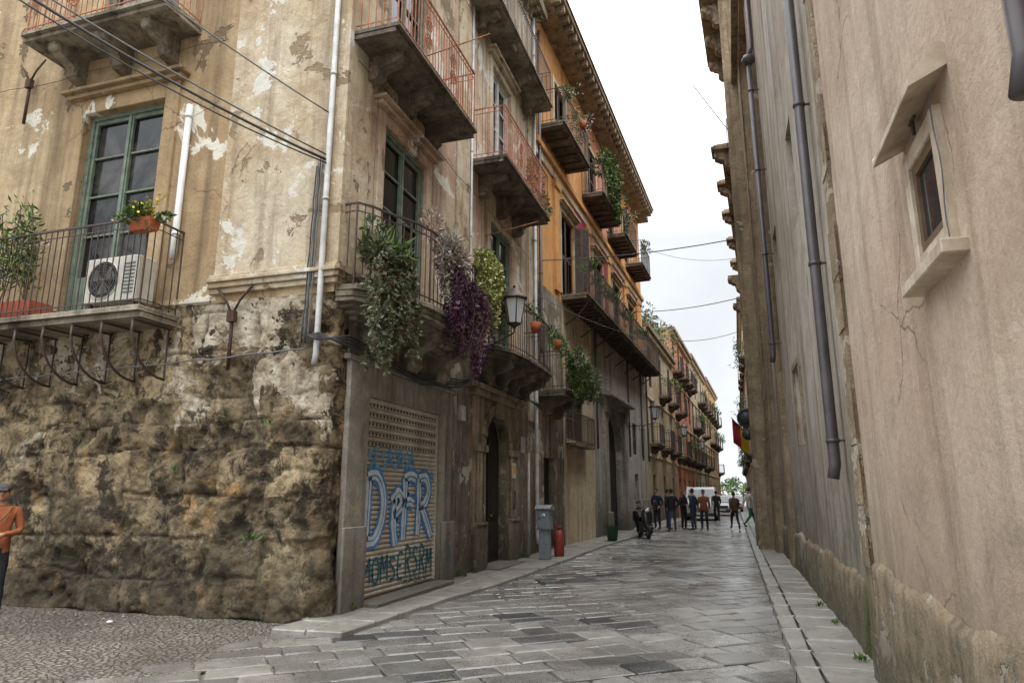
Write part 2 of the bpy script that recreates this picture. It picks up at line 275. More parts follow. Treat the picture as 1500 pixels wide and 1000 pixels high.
# rough masonry (side wall + corner)
def rough():
    mt=NM('eroded_rubble_masonry'); t=mt.attr('tint'); cv=mt.attr('cav')
    n1=mt.noise(.9,6,.68,.5); n2=mt.noise(4.5,6,.74,.3); n3=mt.noise(1.7,6,.72,.6)
    c=mt.mix(t,lin(186,167,132),lin(94,82,65)); c=mt.mix(mt.rng(n1,.46,.58,0,.6),c,lin(142,125,98))
    c=mt.mix(mt.rng(n3,.59,.64,0,.6),c,lin(180,140,88)); c=mt.mix(mt.rng(n3,.39,.35,0,.7),c,lin(196,185,162))
    c=mt.mix(mt.rng(n2,.46,.62,0,.8),c,lin(78,66,51)); c=mt.mix(mt.rng(mt.noise(2.3,6,.76,.5),.50,.575,0,.88),c,lin(44,39,33))
    st=mt.noise(1,5,.7,.3,vec=mt.mapc((2.2,2.2,.3))); c=mt.mix(mt.rng(st,.52,.68,0,.7),c,lin(52,47,40))
    dz=mt.math('ADD',mt.z(),mt.rng(n1,.28,.72,-2.4,2.4)); dz=mt.math('ADD',dz,mt.rng(n2,.3,.7,-.5,.5)); pm=mt.rng(dz,3.85,3.92); c=mt.mix(pm,c,mt.mix(mt.rng(n2,.35,.65),lin(208,198,178),lin(142,126,102)))
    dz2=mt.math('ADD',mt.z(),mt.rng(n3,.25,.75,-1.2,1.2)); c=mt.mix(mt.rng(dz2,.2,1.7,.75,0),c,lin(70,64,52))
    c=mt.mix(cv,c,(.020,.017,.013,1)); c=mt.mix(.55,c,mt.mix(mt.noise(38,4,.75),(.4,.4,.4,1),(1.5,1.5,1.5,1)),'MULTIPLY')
    h=mt.math('ADD',mt.math('MULTIPLY',n2,1.2),mt.math('MULTIPLY',mt.noise(18,5,.74),.55)); h=mt.math('ADD',h,mt.math('MULTIPLY',mt.rng(mt.voro(12),.05,.35),.35)); mt.bump(mt.math('ADD',h,mt.math('MULTIPLY',pm,.6)),.9,.035); M=mt.fin(c,.95,0,.2)
    rr=random.Random(3); zs=[0]
    while zs[-1]<4.5: zs.append(zs[-1]+rr.choice((.38,.5,.56,.64)))
    blocks=[]
    for c_ in zs:
        b=[-.3]
        while b[-1]<13: b.append(b[-1]+rr.uniform(.4,1.2))
        blocks.append((b,[rr.random() for _ in b]))
    path=[];x=-13.5
    while x<-5.42: path.append((x,7.95,0,-1)); x+=.028
    for k in range(12): a=-math.pi/2+k/11*math.pi/2; path.append((-5.38+.26*math.cos(a),8.21+.26*math.sin(a),math.cos(a),math.sin(a)))
    y=8.25
    while y<8.43: path.append((-5.12,y,1,0)); y+=.03
    nz=150; vs=[];ti=[];ca=[]
    px=None; s=0
    for (x,y,nx,ny) in path:
        if px: s+=math.hypot(x-px[0],y-px[1])
        px=(x,y)
        for j in range(nz+1):
            z=4.35*j/nz; v=Vector((s*1.0,z,0)); wob=noise.noise(v*1.1)*.10+noise.noise(v*4)*.03
            zz=z+wob; ci=max(i for i,q in enumerate(zs) if q<=max(zz,0)); ci=min(ci,len(zs)-2); b,tt=blocks[ci]; ss=s+noise.noise(v*1.7+Vector((5,0,0)))*.11+noise.noise(v*6)*.025
            bi=0
            for i,q in enumerate(b):
                if q<=ss: bi=i
            bi=min(bi,len(b)-2)
            e=min(ss-b[bi],b[bi+1]-ss,max(zz,0)-zs[ci],zs[ci+1]-zz); ero=noise.noise(v*.7+Vector((9,2,0)))
            jw=.018+.05*max(0,noise.noise(v*2.3))
            g=max(0,1-e/jw)*max(0,min(1,.55+ero*2.4)); big=noise.fractal(v*1.5,.75,2.1,5); pit=noise.fractal(v*6+Vector((3,3,1)),.65,2.2,5)
            hole=max(0,noise.noise(v*3.0+Vector((1,7,3)))-.33)*.5+max(0,noise.noise(v*6.5+Vector((11,7,3)))-.36)*.24
            scoop=max(0,noise.fractal(v*1.1+Vector((4,4,4)),.75,2.2,5)-.12)
            d=.05*(tt[bi]-.5)+.05*big+.020*pit-.038*g-hole*.35-scoop*.17
            if z>3.9: d*=.6
            cz=max(0,1-abs(s-7.7)/1.6); d+= .13*max(0,1-z/(.6+.7*cz))*(.5+.8*noise.noise(v*2.5))
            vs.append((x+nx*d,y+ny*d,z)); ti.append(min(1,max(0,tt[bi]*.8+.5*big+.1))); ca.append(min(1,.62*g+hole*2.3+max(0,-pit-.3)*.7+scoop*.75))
    n=nz+1; fs=[(i*n+j,(i+1)*n+j,(i+1)*n+j+1,i*n+j+1) for i in range(len(path)-1) for j in range(nz)]
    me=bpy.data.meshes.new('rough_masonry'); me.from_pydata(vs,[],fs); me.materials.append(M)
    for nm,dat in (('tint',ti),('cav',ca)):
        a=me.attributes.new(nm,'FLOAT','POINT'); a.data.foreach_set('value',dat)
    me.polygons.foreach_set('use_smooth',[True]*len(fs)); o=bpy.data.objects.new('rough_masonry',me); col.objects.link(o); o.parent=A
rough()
mb=MB()
wall(mb,SIDE,5.12,17,4.34,17,[(8.5,10.2,4.35,7.95),(8.5,10.2,9.2,12.5),(12.9,14.4,4.35,7.95)],P_side)
mb.box(SIDE,5.06,7.15,4.75,17,.0,.05,P_pil)
mb.obj('side_facade',A)
mb=MB()
for z0,z1,p in ((4.46,4.54,.06),(4.543,4.62,.1),(4.623,4.68,.14),(4.683,4.747,.09)): 
    mb.prism(WF,[(7.95-p,z0),(7.95-p,z1),(9.0,z1),(9.0,z0)],-7.2,-5.1+p,P_pil)
mb.box(SIDE,7.2,17,4.36,4.44,-.01,.04,P_side)
mb.obj('corner_moulding',A,.008)
mb=MB()
holesA=[(8.95,11.6,0,3.0),(14.0,15.6,0,3.4),(9.1,10.7,4.45,7.5),(14.3,15.95,4.6,7.9),(9.1,10.7,8.36,12.0),(14.4,15.85,8.75,12.1),(14.4,15.85,12.75,15.4),(9.1,10.7,12.75,15.4)]
wall(mb,ST,8.35,18.2,0,4.3,[h for h in holesA if h[2]<4],P_low)
wall(mb,ST,8.0,18.2,4.3,16.2,[h for h in holesA if h[2]>4],P_str)
mb.face([(-5.1,7.95,4.3),(-5.1,8.0,4.3),(-5.1,8.0,16.2),(-5.1,7.95,16.2)],P_str)
mb.box(ST,7.96,8.6,4.75,16,0,.045,P_pil)
mb.box(ST,12.2,12.9,4.75,16,0,.04,P_pil); mb.box(ST,17.5,18.15,3.5,16,0,.05,P_pil)
mb.obj('street_facade',A)
mb=MB(); mb.box(ST,8.4,18.1,.0,16.15,-9,-.55,M_void); mb.box(SIDE,5.8,17,0,16.15,-9,-.55,M_void); mb.box(ST,7.3,18.4,16.2,16.5,-9,.45,P_stone)
for k in range(24): console(mb,ST,8.2+k*.43,.12,16.2,.38,.35,P_stone)
mb.obj('roof_and_core',A)
# windows
mb=MB()
french(mb,SIDE,8.5,10.2,4.5,7.95,-.15); french(mb,SIDE,8.5,10.2,9.2,12.5,-.15); louver(mb,SIDE,12.9,14.4,4.5,7.95,-.15,M_green)
french(mb,ST,9.1,10.7,4.45,7.5,-.08); french(mb,ST,14.3,15.95,4.6,7.9,-.08); french(mb,ST,9.1,10.7,8.36,12,-.15); french(mb,ST,14.4,15.85,8.75,12.1,-.12,M_white); french(mb,ST,14.4,15.85,12.75,15.4,-.15,M_white); french(mb,ST,9.1,10.7,12.75,15.4,-.15)
mb.obj('french_windows',A)
mb=MB()
surround(mb,SIDE,8.5,10.2,4.45,7.95,P_side,.28,.05); surround(mb,ST,9.1,10.7,4.45,7.5,P_str,.22,.05); surround(mb,ST,14.3,15.95,4.6,7.9,P_str,.2,.05,False)
surround(mb,ST,9.1,10.7,8.36,12,P_str,.2); surround(mb,ST,14.4,15.85,8.75,12.1,P_str,.2)
for k in range(5):
    c=8.6+k*.38
    mb.tube([SIDE(c+.34*q/8,8.52-.1*math.sin(math.pi*q/8),.045) for q in range(9)],.03,P_side,6)
for c in (8.7,9.35,10.0):
    mb.tube([SIDE(c+.09*math.cos(q*.52),8.35+.09*math.sin(q*.52),.05) for q in range(12)],.02,P_side,5,closed=True)
mb.obj('window_surrounds',A,.01)
# shop surround
mb=MB()
mb.box(ST,8.36,8.94,.0,3.45,-.02,.07,P_greys); mb.box(ST,11.61,12.15,.0,3.45,-.02,.07,P_greys); mb.box(ST,8.943,11.607,3.003,3.45,-.02,.05,P_greys)
mb.box(ST,8.3,8.93,0,1.15,.073,.12,P_greys); mb.box(ST,11.62,12.2,0,1.1,.073,.12,P_greys)
mb.box(ST,8.28,12.25,3.453,3.53,-.02,.09,P_greys); mb.box(ST,8.9,11.65,0,.12,-.2,.35,P_greys)
mb.obj('shopfront_surround',A,.012)
M_shut=NM('galvanised_shutter'); _n=M_shut.noise(1,5,.7,.2,vec=M_shut.mapc((1,1.2,.5))); _c=M_shut.mix(M_shut.rng(_n,.4,.65),lin(204,197,184),lin(162,150,132)); _c=M_shut.mix(M_shut.rng(M_shut.noise(14,5,.7),.52,.72,0,.7),_c,lin(118,92,70)); M_shut.bump(M_shut.noise(20,3),.15,.01); M_shutm=M_shut.fin(_c,.5,.1)
mb=MB(); z=.13; k=0; SD=.045
while z<2.95:
    h=.072; mb.prism(ST,[(-.10+SD,z),(-.075+SD,z+.012),(-.068+SD,z+h*.5),(-.075+SD,z+h-.012),(-.10+SD,z+h-.002),(-.12+SD,z+h-.002),(-.12+SD,z)],8.98,11.57,M_shutm)
    if 2.25<z<2.9 and k%2==0:
        for q in range(22): mb.box(ST,9.08+q*.113,9.13+q*.113,z+.02,z+.055,-.0695+SD,-.064+SD,M_void)
    z+=h; k+=1
for u in (8.95,11.57): mb.box(ST,u,u+.03,.12,3.0,-.16,-.005,M_shutm)
mb.box(ST,8.98,11.57,.1,.14,-.11,-.01,M_iron); mb.box(ST,8.98,11.57,2.93,2.998,-.14,-.01,M_shutm)
mb.obj('roller_shutter',A)
def spray(name,c): return simple(name,c,.6,var=.3,sc=6,bump=0)
S_blue=spray('blue_spray_paint',lin(70,130,188)); S_pale=spray('pale_spray_paint',lin(204,212,216)); S_teal=spray('teal_spray_paint',lin(30,96,108)); S_lb=spray('light_blue_spray_paint',lin(98,156,196))
def strokes(mb,paths,u0,z0,su,sz,w,mat,d):
    for pth in paths:
        P=[Vector((u0+a*su,z0+b*sz)) for a,b in pth]; Q=[]
        for i in range(len(P)-1):
            p0=P[max(i-1,0)];p1=P[i];p2=P[i+1];p3=P[min(i+2,len(P)-1)]
            for t in (0,.2,.4,.6,.8): Q.append(.5*((2*p1)+(p2-p0)*t+(2*p0-5*p1+4*p2-p3)*t*t+(3*p1-p0-3*p2+p3)*t**3))
        Q.append(P[-1]); Lf=[];Rt=[]
        for i,q in enumerate(Q):
            tt=(Q[min(i+1,len(Q)-1)]-Q[max(i-1,0)]); tt=tt.normalized() if tt.length>1e-6 else Vector((1,0)); nn=Vector((-tt.y,tt.x))*w*R.uniform(.42,.56); Lf.append(q+nn);Rt.append(q-nn)
        for i in range(len(Q)-1): mb.face([ST(Lf[i].x,Lf[i].y,d),ST(Lf[i+1].x,Lf[i+1].y,d),ST(Rt[i+1].x,Rt[i+1].y,d),ST(Rt[i].x,Rt[i].y,d)],mat)
LD=[[(0,0),(.02,.5),(.05,1)],[(.0,1),(.35,1.02),(.62,.75),(.62,.35),(.35,.02),(0,0)]]
LF=[[(.05,-.05),(.08,.5),(.1,1)],[(.05,1),(.35,1.05),(.62,1.0)],[(.08,.55),(.3,.6),(.5,.55)]]
LRr=[[(.02,0),(.05,.5),(.05,1)],[(.05,1),(.4,1.02),(.55,.78),(.35,.55),(.08,.5)],[(.2,.5),(.45,.25),(.72,-.05)]]
LP=[[(.3,-.15),(.2,.3),(.25,.8)],[(.1,.75),(.4,.95),(.55,.7),(.2,.45)]]
mb=MB()
for i,(Lt,x,s_) in enumerate(((LD,9.12,1),(LP,9.82,.8),(LF,10.28,1),(LRr,10.84,1.0))):
    strokes(mb,Lt,x,.92,.78,.92*s_,.27,S_blue,-.062+SD)
    strokes(mb,Lt,x,.92,.78,.92*s_,.15,S_pale,-.058+SD)
    strokes(mb,Lt,x+.01,.93,.78,.90*s_,.022,S_blue,-.054+SD)
def scrib(mb,u0,z0,n,w,h,th,mat,seed):
    rr=random.Random(seed)
    for k in range(n):
        x=u0+k*w; ty=rr.choice('OAKRSEM')
        Pp={'O':[[(.1,.3),(.1,.8),(.5,1),(.8,.6),(.6,.05),(.2,.1),(.1,.4)]],'A':[[(0,0),(.3,.9),(.4,1),(.6,.5),(.75,0)],[(.15,.4),(.65,.4)]],'K':[[(.1,0),(.12,1)],[(.7,1),(.15,.5),(.75,0)]],'R':[[(.1,0),(.1,1),(.6,.9),(.6,.6),(.15,.5)],[(.3,.5),(.75,0)]],'S':[[(.7,.9),(.3,1),(.1,.75),(.6,.45),(.6,.1),(.1,.05)]],'E':[[(.7,1),(.15,.95),(.1,.1),(.7,0)],[(.15,.5),(.55,.52)]],'M':[[(0,0),(.1,1),(.4,.4),(.7,1),(.8,0)]]}[ty]
        strokes(mb,Pp,x,z0+rr.uniform(-.02,.03),w*1.0,h*rr.uniform(.85,1.1),th,mat,-.06+SD)
scrib(mb,9.08,.3,9,.27,.4,.05,S_teal,2); scrib(mb,9.1,1.98,8,.2,.26,.05,S_lb,5); scrib(mb,10.75,1.8,4,.19,.15,.03,S_lb,8); scrib(mb,10.4,.17,5,.18,.12,.02,S_teal,9); 
mb.obj('graffiti',A)
mb=MB()
scr=[(0,.3),(.1,.5),(.25,.45),(.15,.2),(.05,.0),(.35,.05),(.4,.4)]
strokes(mb,[scr],11.7,.35,.7,.8,.03,S_teal,.124); mb.obj('graffiti_tag',A)
# arched doorway
mb=MB(); u0,u1=14.0,15.6; um=.5*(u0+u1)
N=14; ap=[(um-.8*math.cos(math.pi*k/N),2.6+.74*math.sin(math.pi*k/N)) for k in range(N+1)]
for a,b in zip(ap,ap[1:]):
    mb.face([ST(a[0],a[1],.04),ST(b[0],b[1],.04),ST(b[0],3.62,.04),ST(a[0],3.62,.04)],P_stone); mb.face([ST(a[0],a[1],.04),ST(b[0],b[1],.04),ST(b[0],b[1],-.2),ST(a[0],a[1],-.2)],P_stone)
for k in range(N):
    g=.04; t0=math.pi*(k+g)/N; t1=math.pi*(k+1-g)/N; pr=.08+.02*(k%2)
    q=[(um-r_*math.cos(t),2.6+(r_-.06)*math.sin(t)) for t,r_ in ((t0,.8),(t1,.8),(t1,1.04),(t0,1.04))]
    vs=[ST(a,b,.03) for a,b in q]+[ST(a,b,pr) for a,b in q]; mb.addm(vs,[(4,5,6,7),(0,1,5,4),(1,2,6,5),(2,3,7,6),(3,0,4,7)],P_stone)
mb.box(ST,um-.12,um+.12,3.25,3.8,.05,.2,P_stone)
for a,b in ((13.35,13.997),(15.603,16.3)):
    mb.box(ST,a,b,0,2.6,-.02,.05,P_stone); mb.box(ST,a-.05,b+.0,0,.95,.053,.13,P_stone); mb.box(ST,a-.02,b-.03,.95,1.02,.053,.15,P_stone); mb.box(ST,a+.1,b-.1,1.02,2.45,.053,.11,P_stone); mb.box(ST,a-.06,b+.0,2.45,2.6,.053,.14,P_stone)
    mb.box(ST,a,b,2.603,3.62,-.02,.04,P_stone)
mb.box(ST,13.1,16.5,3.623,3.75,-.02,.15,P_stone); mb.box(ST,13.0,16.6,3.753,3.86,-.02,.24,P_stone)
mb.box(ST,13.9,15.7,0,.1,-.3,.45,P_greys)
mb.box(ST,16.9,17.45,0,2.6,-.02,.08,P_stone); mb.box(ST,16.35,16.85,0,3.4,-.02,.05,P_low)
mb.obj('carved_door_surround',A,.012)
mb=MB(); mb.box(ST,14.0,15.6,.1,3.4,-.24,-.18,M_door)
for a in (14.08,14.84):
    for z0,z1 in ((.25,.95),(1.05,1.9),(2.0,2.6)):
        mb.box(ST,a+.05,a+.6,z0,z1,-.18,-.16,M_door); mb.box(ST,a+.12,a+.53,z0+.07,z1-.07,-.16,-.145,M_door)
mb.box(ST,14.78,14.82,.1,3.3,-.18,-.14,M_door); mb.ball(ST(14.9,1.1,-.12),.035,simple('brass_knob',lin(150,120,60),.35,.9))
mb.obj('arched_wooden_door',A,.006)
# wall clutter
mb=MB()
for (u,z,w_,h_) in ((12.5,3.0,.22,.3),(16.6,2.6,.3,.4),(13.0,4.6,.15,.2),(12.45,2.2,.14,.14)): mb.box(ST,u,u+w_,z,z+h_,.0,.1,M_cableg if h_<.2 else P_grey)
for u in (12.35,12.5,16.55,16.7): mb.tube([ST(u,R.uniform(.3,1.5),.06),ST(u+.02,3.6,.06)],.012,M_cableg,5)
for u in (8.75,12.05,13.6,17.2): mb.tube([ST(u,4.6,.06)]+[ST(u+R.uniform(-.03,.03),5+q*1.6,.06) for q in range(7)],.009,M_cableg,4)
for z in (8.05,12.45): mb.tube([ST(8.1+q*.8,z+.03*math.sin(q*2.1),.07) for q in range(13)],.009,M_cable,4)
mb.tube([SIDE(7.3+q*.6,8.75+.04*math.sin(q*1.7),.07) for q in range(12)],.009,M_cable,4)
mb.obj('junction_boxes_and_conduits',A,.008)
# balconies of A
balcony('side_balcony',A,SIDE,7.8,13.4,4.2,.72,1.32,M_slab,cons=0)
mb=MB()
for k in range(10):
    u=7.9+k*.56; mb.tube([SIDE(u,4.0,.68)]+[SIDE(u,3.98-.75*math.sin(q*math.pi/16),.68*math.cos(q*math.pi/16)+.02) for q in range(1,9)],.02,M_iron,5)
    mb.tube([SIDE(u,3.99,.0),SIDE(u,3.99,.7)],.02,M_iron,4); mb.tube([SIDE(u,3.24,.03),SIDE(u,4.0,.03)],.014,M_iron,4)
mb.obj('balcony_brackets',A)
balcony('upper_side_balcony',A,SIDE,7.95,10.95,9.2,.8,1.2,M_slab,M_rust,cons=3,ch=.45,ornate=True)
o1=[(7.98,0),(8.0,.3),(8.2,.44),(8.5,.55),(8.85,.74),(9.3,.86),(10.2,.92),(11.2,.88),(11.75,.78),(12.05,.6),(12.1,0)]
balcony('curved_balcony',A,ST,8.2,11.9,4.45,.9,1.2,M_slab,outl=o1,cons=0)
mb=MB()
for u in (8.9,10.1,11.3): console(mb,ST,u,.32,4.27,.66,.75,M_slab)
for k in range(5): # stepped belly moulding
    outline_slab(mb,ST,[(a+(10.05-a)*.06*k,max(b*(1-.18*k)-.05,-.02)) for a,b in o1],4.27-.06*(k+1),4.268-.06*k,M_slab)
mb.obj('balcony_corbels',A,.01)
balcony('upper_balcony',A,ST,8.0,11.3,8.5,.8,1.2,M_dslab,M_rust,cons=3,ch=.4,ornate=True)
balcony('upper_balcony',A,ST,13.0,16.8,8.85,.85,1.2,M_dslab,M_rust,cons=3,ch=.5,ornate=True)
o2=[(13.1,0),(13.1,.6),(13.6,.82),(14.5,.9),(16,.9),(16.8,.85),(17.2,.6),(17.2,0)]
balcony('lower_balcony',A,ST,13.4,17.0,4.6,.9,1.2,M_dslab,outl=o2,cons=4,ch=.62)
balcony('top_balcony',A,ST,12.7,17.9,12.9,.7,1.1,M_slab,cons=4,ch=.4)
balcony('top_balcony',A,ST,8.0,11.3,12.9,.7,1.1,M_slab,cons=3,ch=.4)
mb=MB()
for c,zb in ((6.72,3.3),(6.95,9.4),(11.6,8.0)):
    mb.tube([SIDE(c,zb,.09),SIDE(c,zb+.85,.09)],.028,M_tie,5); mb.tube([SIDE(c,zb+.8,.1),SIDE(c-.12,zb+1.02,.1),SIDE(c-.3,zb+1.22,.09)],.018,M_tie,5); mb.tube([SIDE(c,zb+.8,.1),SIDE(c+.12,zb+1.02,.1),SIDE(c+.3,zb+1.22,.09)],.018,M_tie,5)
    mb.box(SIDE,c-.06,c+.06,zb+.7,zb+.86,.06,.14,M_tie)
mb.obj('iron_wall_ties',A)
# ================================================================ building B
B=empty('orange_palazzo'); BE=37.2
mb=MB()
hB=[(21.3,23.6,3.3,4.7),(18.9,20.0,0.1,2.6),(26.9,30.2,0,4.9),(33.0,34.2,3.4,4.9),(35.4,36.5,3.4,4.9),(33.2,34.2,0.1,2.5)]
up=[]
for u in (21.0,25.6,29.2,32.8): up+= [(u,u+1.6,8.0,10.9),(u-.6,u+.8,12.95,15.4)]
wall(mb,SB,18.2,21.0,0,7.7,[h for h in hB if h[0]<20.5],P_low); wall(mb,SB,21.0,25.0,0,7.7,[hB[0]],P_cream); wall(mb,SB,25.0,BE,0,7.7,[h for h in hB if h[0]>26],P_grey)
wall(mb,SB,18.2,24.6,7.7,16.9,[h for h in up if h[0]<24.6],P_orange); wall(mb,SB,24.6,31.6,7.7,16.9,[h for h in up if 24.6<h[0]<31.6],P_salm); wall(mb,SB,31.6,BE,7.7,16.9,[h for h in up if h[0]>31.6],P_orange)
mb.obj('facade',B)
mb=MB(); mb.box(SB,18.3,BE-.1,0,16.8,-9,-.5,M_void); mb.box(SB,18.0,BE-.6,16.9,17.05,-9,.95,P_brown); mb.box(SB,18.0,BE,16.65,16.897,-.02,.6,P_brown)
mb.prism(SB,[(-9,18.4),(1.0,17.12),(1.0,17.053),(-9,17.053)],18.0,BE-.6,M_roof)
for k in range(37): mb.box(SB,18.2+k*.5,18.36+k*.5,16.65,16.897,.6,.9,P_brown)
mb.box(SB,18.15,BE,12.0,12.2,-.02,.16,P_orange); mb.box(SB,18.15,BE,11.7,11.997,-.02,.06,P_cream)
for u in (20.2,24.4,28.2,31.8,35.2): mb.box(SB,u,u+.5,7.9,11.7,-.02,.08,P_orange); mb.box(SB,u-.06,u+.56,11.4,11.697,.083,.14,P_orange)
mb.box(SB,22.9,24.39,8,11.69,-.02,.02,P_red); mb.box(SB,27.3,28.19,8,11.69,-.02,.02,P_red)
mb.box(SB,25.0,26.0,0,1.3,-.02,.05,P_greys); mb.box(SB,31.2,33.1,0,1.3,-.02,.05,P_greys); mb.box(SB,34.3,BE,0,1.3,-.02,.05,P_greys)
mb.face([SB(BE,0,0),SB(BE,16.9,0),SB(BE,16.9,-8),SB(BE,0,-8)],P_cream)
mb.obj('cornices_and_trim',B,.01)
mb=MB()
for h in up: louver(mb,SB,h[0],h[1],h[2],h[3],-.08,M_brownw)
for h in (hB[0],hB[3],hB[4]): louver(mb,SB,h[0],h[1],h[2],h[3],-.1,M_brownw)
for h in (hB[1],hB[5]): mb.box(SB,h[0],h[1],h[2],h[3],-.25,-.2,M_door)
for h in up: surround(mb,SB,h[0],h[1],h[2],h[3],P_cream,.16,.05,h[2]<9)
louver(mb,Fr(SB(22.68,0,.02),(.6,.35,0),(.35,-.6,0)),0,.8,8.0,10.9,.04,M_brownw)
mb.obj('windows',B)
mb=MB() # portal
for a,b in ((26.3,26.897),(30.203,30.9)): mb.box(SB,a,b,0,5.0,-.02,.16,P_greys); mb.box(SB,a-.05,b+.05,0,.9,.163,.26,P_greys); mb.box(SB,a-.05,b+.05,4.7,5.0,.163,.24,P_greys)
mb.box(SB,26.2,31.0,5.003,5.3,-.02,.24,P_greys)
mb.prism(SB,[(-.02,5.303),(.5,5.303),(.5,5.42),(-.02,5.55)],26.0,31.2,P_greys)
um=28.55; ap=[(um-1.65*math.cos(math.pi*k/12),3.4+1.4*math.sin(math.pi*k/12)) for k in range(13)]
for a,b in zip(ap,ap[1:]): mb.face([SB(a[0],a[1],.05),SB(b[0],b[1],.05),SB(b[0],5.0,.05),SB(a[0],5.0,.05)],P_greys); mb.face([SB(a[0],a[1],.05),SB(b[0],b[1],.05),SB(b[0],b[1],-.3),SB(a[0],a[1],-.3)],P_greys)
mb.box(SB,26.9,30.2,0,4.9,-.4,-.3,M_door)
for a in (27.05,28.65):
    for z0,z1 in ((.3,1.6),(1.8,3.2)): mb.box(SB,a+.1,a+1.3,z0,z1,-.3,-.27,M_door)
for u in (25.2,31.6,35.1,36.9): mb.tube([SB(u,3.2,.12),SB(u,7.7,.12)],.05,M_piped,6)
mb.obj('portal_and_pipes',B,.01)
balcony('long_balcony',B,SB,21.0,37.1,7.95,.9,1.25,M_dslab,cons=0,beams=36)
for a,b in ((18.7,22.0),(24.1,27.5),(28.6,31.6),(32.8,35.6)): balcony('small_balcony',B,SB,a,b,12.85,.85,1.15,M_dslab,cons=0,beams=6)
mb=MB()
for k in range(8): u=21.3+k*2.0; mb.tube([SB(u,7.0,.03),SB(u,7.3,.5),SB(u,7.7,.8)],.03,M_iron,5)
o3=[(21.2,0),(21.2,.35),(23.7,.35),(23.7,0)]; rail(mb,SB,o3,3.15,4.1,M_iron,.1); outline_slab(mb,SB,o3,3.07,3.15,M_dslab)
mb.obj('balcony_struts_and_window_cage',B)
balcony('entrance_balcony',B,SB,18.5,20.6,4.45,.85,1.1,M_dslab,cons=2,ch=.5)
# ================================================================ far left row
def farb(name,fr,u0,u1,H,mat,rows,proj=.7,seed=0,bal=True):
    rr=random.Random(seed); E=empty(name); n=max(1,int((u1-u0)/3.1)); hs=[]
    for r_ in rows:
        for k in range(n):
            u=u0+(u1-u0)*(k+.5)/n; hs.append((u-.55,u+.55,r_,r_+(2.4 if r_>1 else 2.5)))
    mb=MB(); wall(mb,fr,u0,u1,0,H,hs,mat,.2)
    mb.box(fr,u0+.05,u1-.05,0,H-.02,-8,-.4,M_void); mb.box(fr,u0,u1,H,H+.25,-8,.35,P_brown); mb.box(fr,u0,u1,H-.25,H-.003,-.02,.2,P_cream)
    mb.face([fr(u0,0,0),fr(u0,H,0),fr(u0,H,-8),fr(u0,0,-8)],mat)
    for r_ in rows[1:]: mb.box(fr,u0,u1,r_-.75,r_-.6,-.02,.06,P_cream)
    mb.obj('facade',E)
    mb=MB()
    for h in hs:
        if h[2]<1: mb.box(fr,h[0],h[1],h[2],h[3],-.2,-.14,M_door)
        elif rr.random()<.75: louver(mb,fr,h[0],h[1],h[2],h[3],-.06,M_brownw,.12)
        else: french(mb,fr,h[0],h[1],h[2],h[3],-.12,M_white,3)
    mb.obj('openings',E)
    if bal:
        for h in hs:
            if h[2]>1 and rr.random()<.75:
                a,b=h[0]-rr.uniform(.3,.6),h[1]+rr.uniform(.3,.6); balcony('balcony',E,fr,a,b,h[2]-.02,proj*rr.uniform(.85,1.1),1.05,M_dslab,cons=2,ch=.35)
                if rr.random()<.7:
                    pb=MB(); c=rr.uniform(a+.3,b-.3); bush(pb,fr(c,h[2]+1.0,proj),(.35,.45,.4),130,.16,G2); pb.obj('balcony_plants',E)
    return E
farb('tan_townhouse',SB,37.25,49.5,10.6,P_far,[.1,4.3,7.5],seed=1)
farb('ochre_townhouse',SB,49.55,62,13.2,P_salm,[.1,4.2,7.3,10.3],seed=2)
farb('tan_townhouse',SB,62.05,78,13.6,P_far,[.1,4.2,7.3,10.3],seed=3)
farb('ochre_townhouse',SB,78.05,96,14.0,P_far2,[.1,4.2,7.3,10.3],seed=4)
mb=MB()
for k in range(12): bush(mb,SB(39+k*.85,11.6+R.uniform(-.3,.5),-.2),(.6,.6,.7),110,.2,G2+G1)
mb.tube([SB(40,10.85,-1),SB(40,13.2,-1)],.03,M_iron,4); mb.tube([SB(40,13.2,-1),SB(48,13.2,-1)],.03,M_iron,4); mb.tube([SB(48,10.85,-1),SB(48,13.2,-1)],.03,M_iron,4)
mb.obj('roof_terrace_plants')
# ================================================================ right side
C=empty('plastered_church_wall')
mb=MB()
wall(mb,RT,-3,6.42,0,15,[(3.46,3.9,2.82,3.30)],P_right,.14)
mb.face([RT(6.42,0,0),RT(6.42,15,0),RT(6.42,15,-.3),RT(6.42,0,-.3)],P_right)
mb.box(RT,6.43,6.72,0,15,-.1,.03,P_plinth)
for k in range(30):
    z=k*.5; mb.box(RT,6.40+R.uniform(-.03,.02),6.70+R.uniform(0,.04),z+.01,z+.49,.033,.042,P_plinth) if R.random()<.6 else None
wall(mb,RT2,6.6,20.4,0,14.4,[(11.9,12.9,2.4,3.7),(10.2,11,5.6,7.2),(14.2,15.1,5.6,7.0)],P_right2,.15)
mb.obj('wall_face',C)
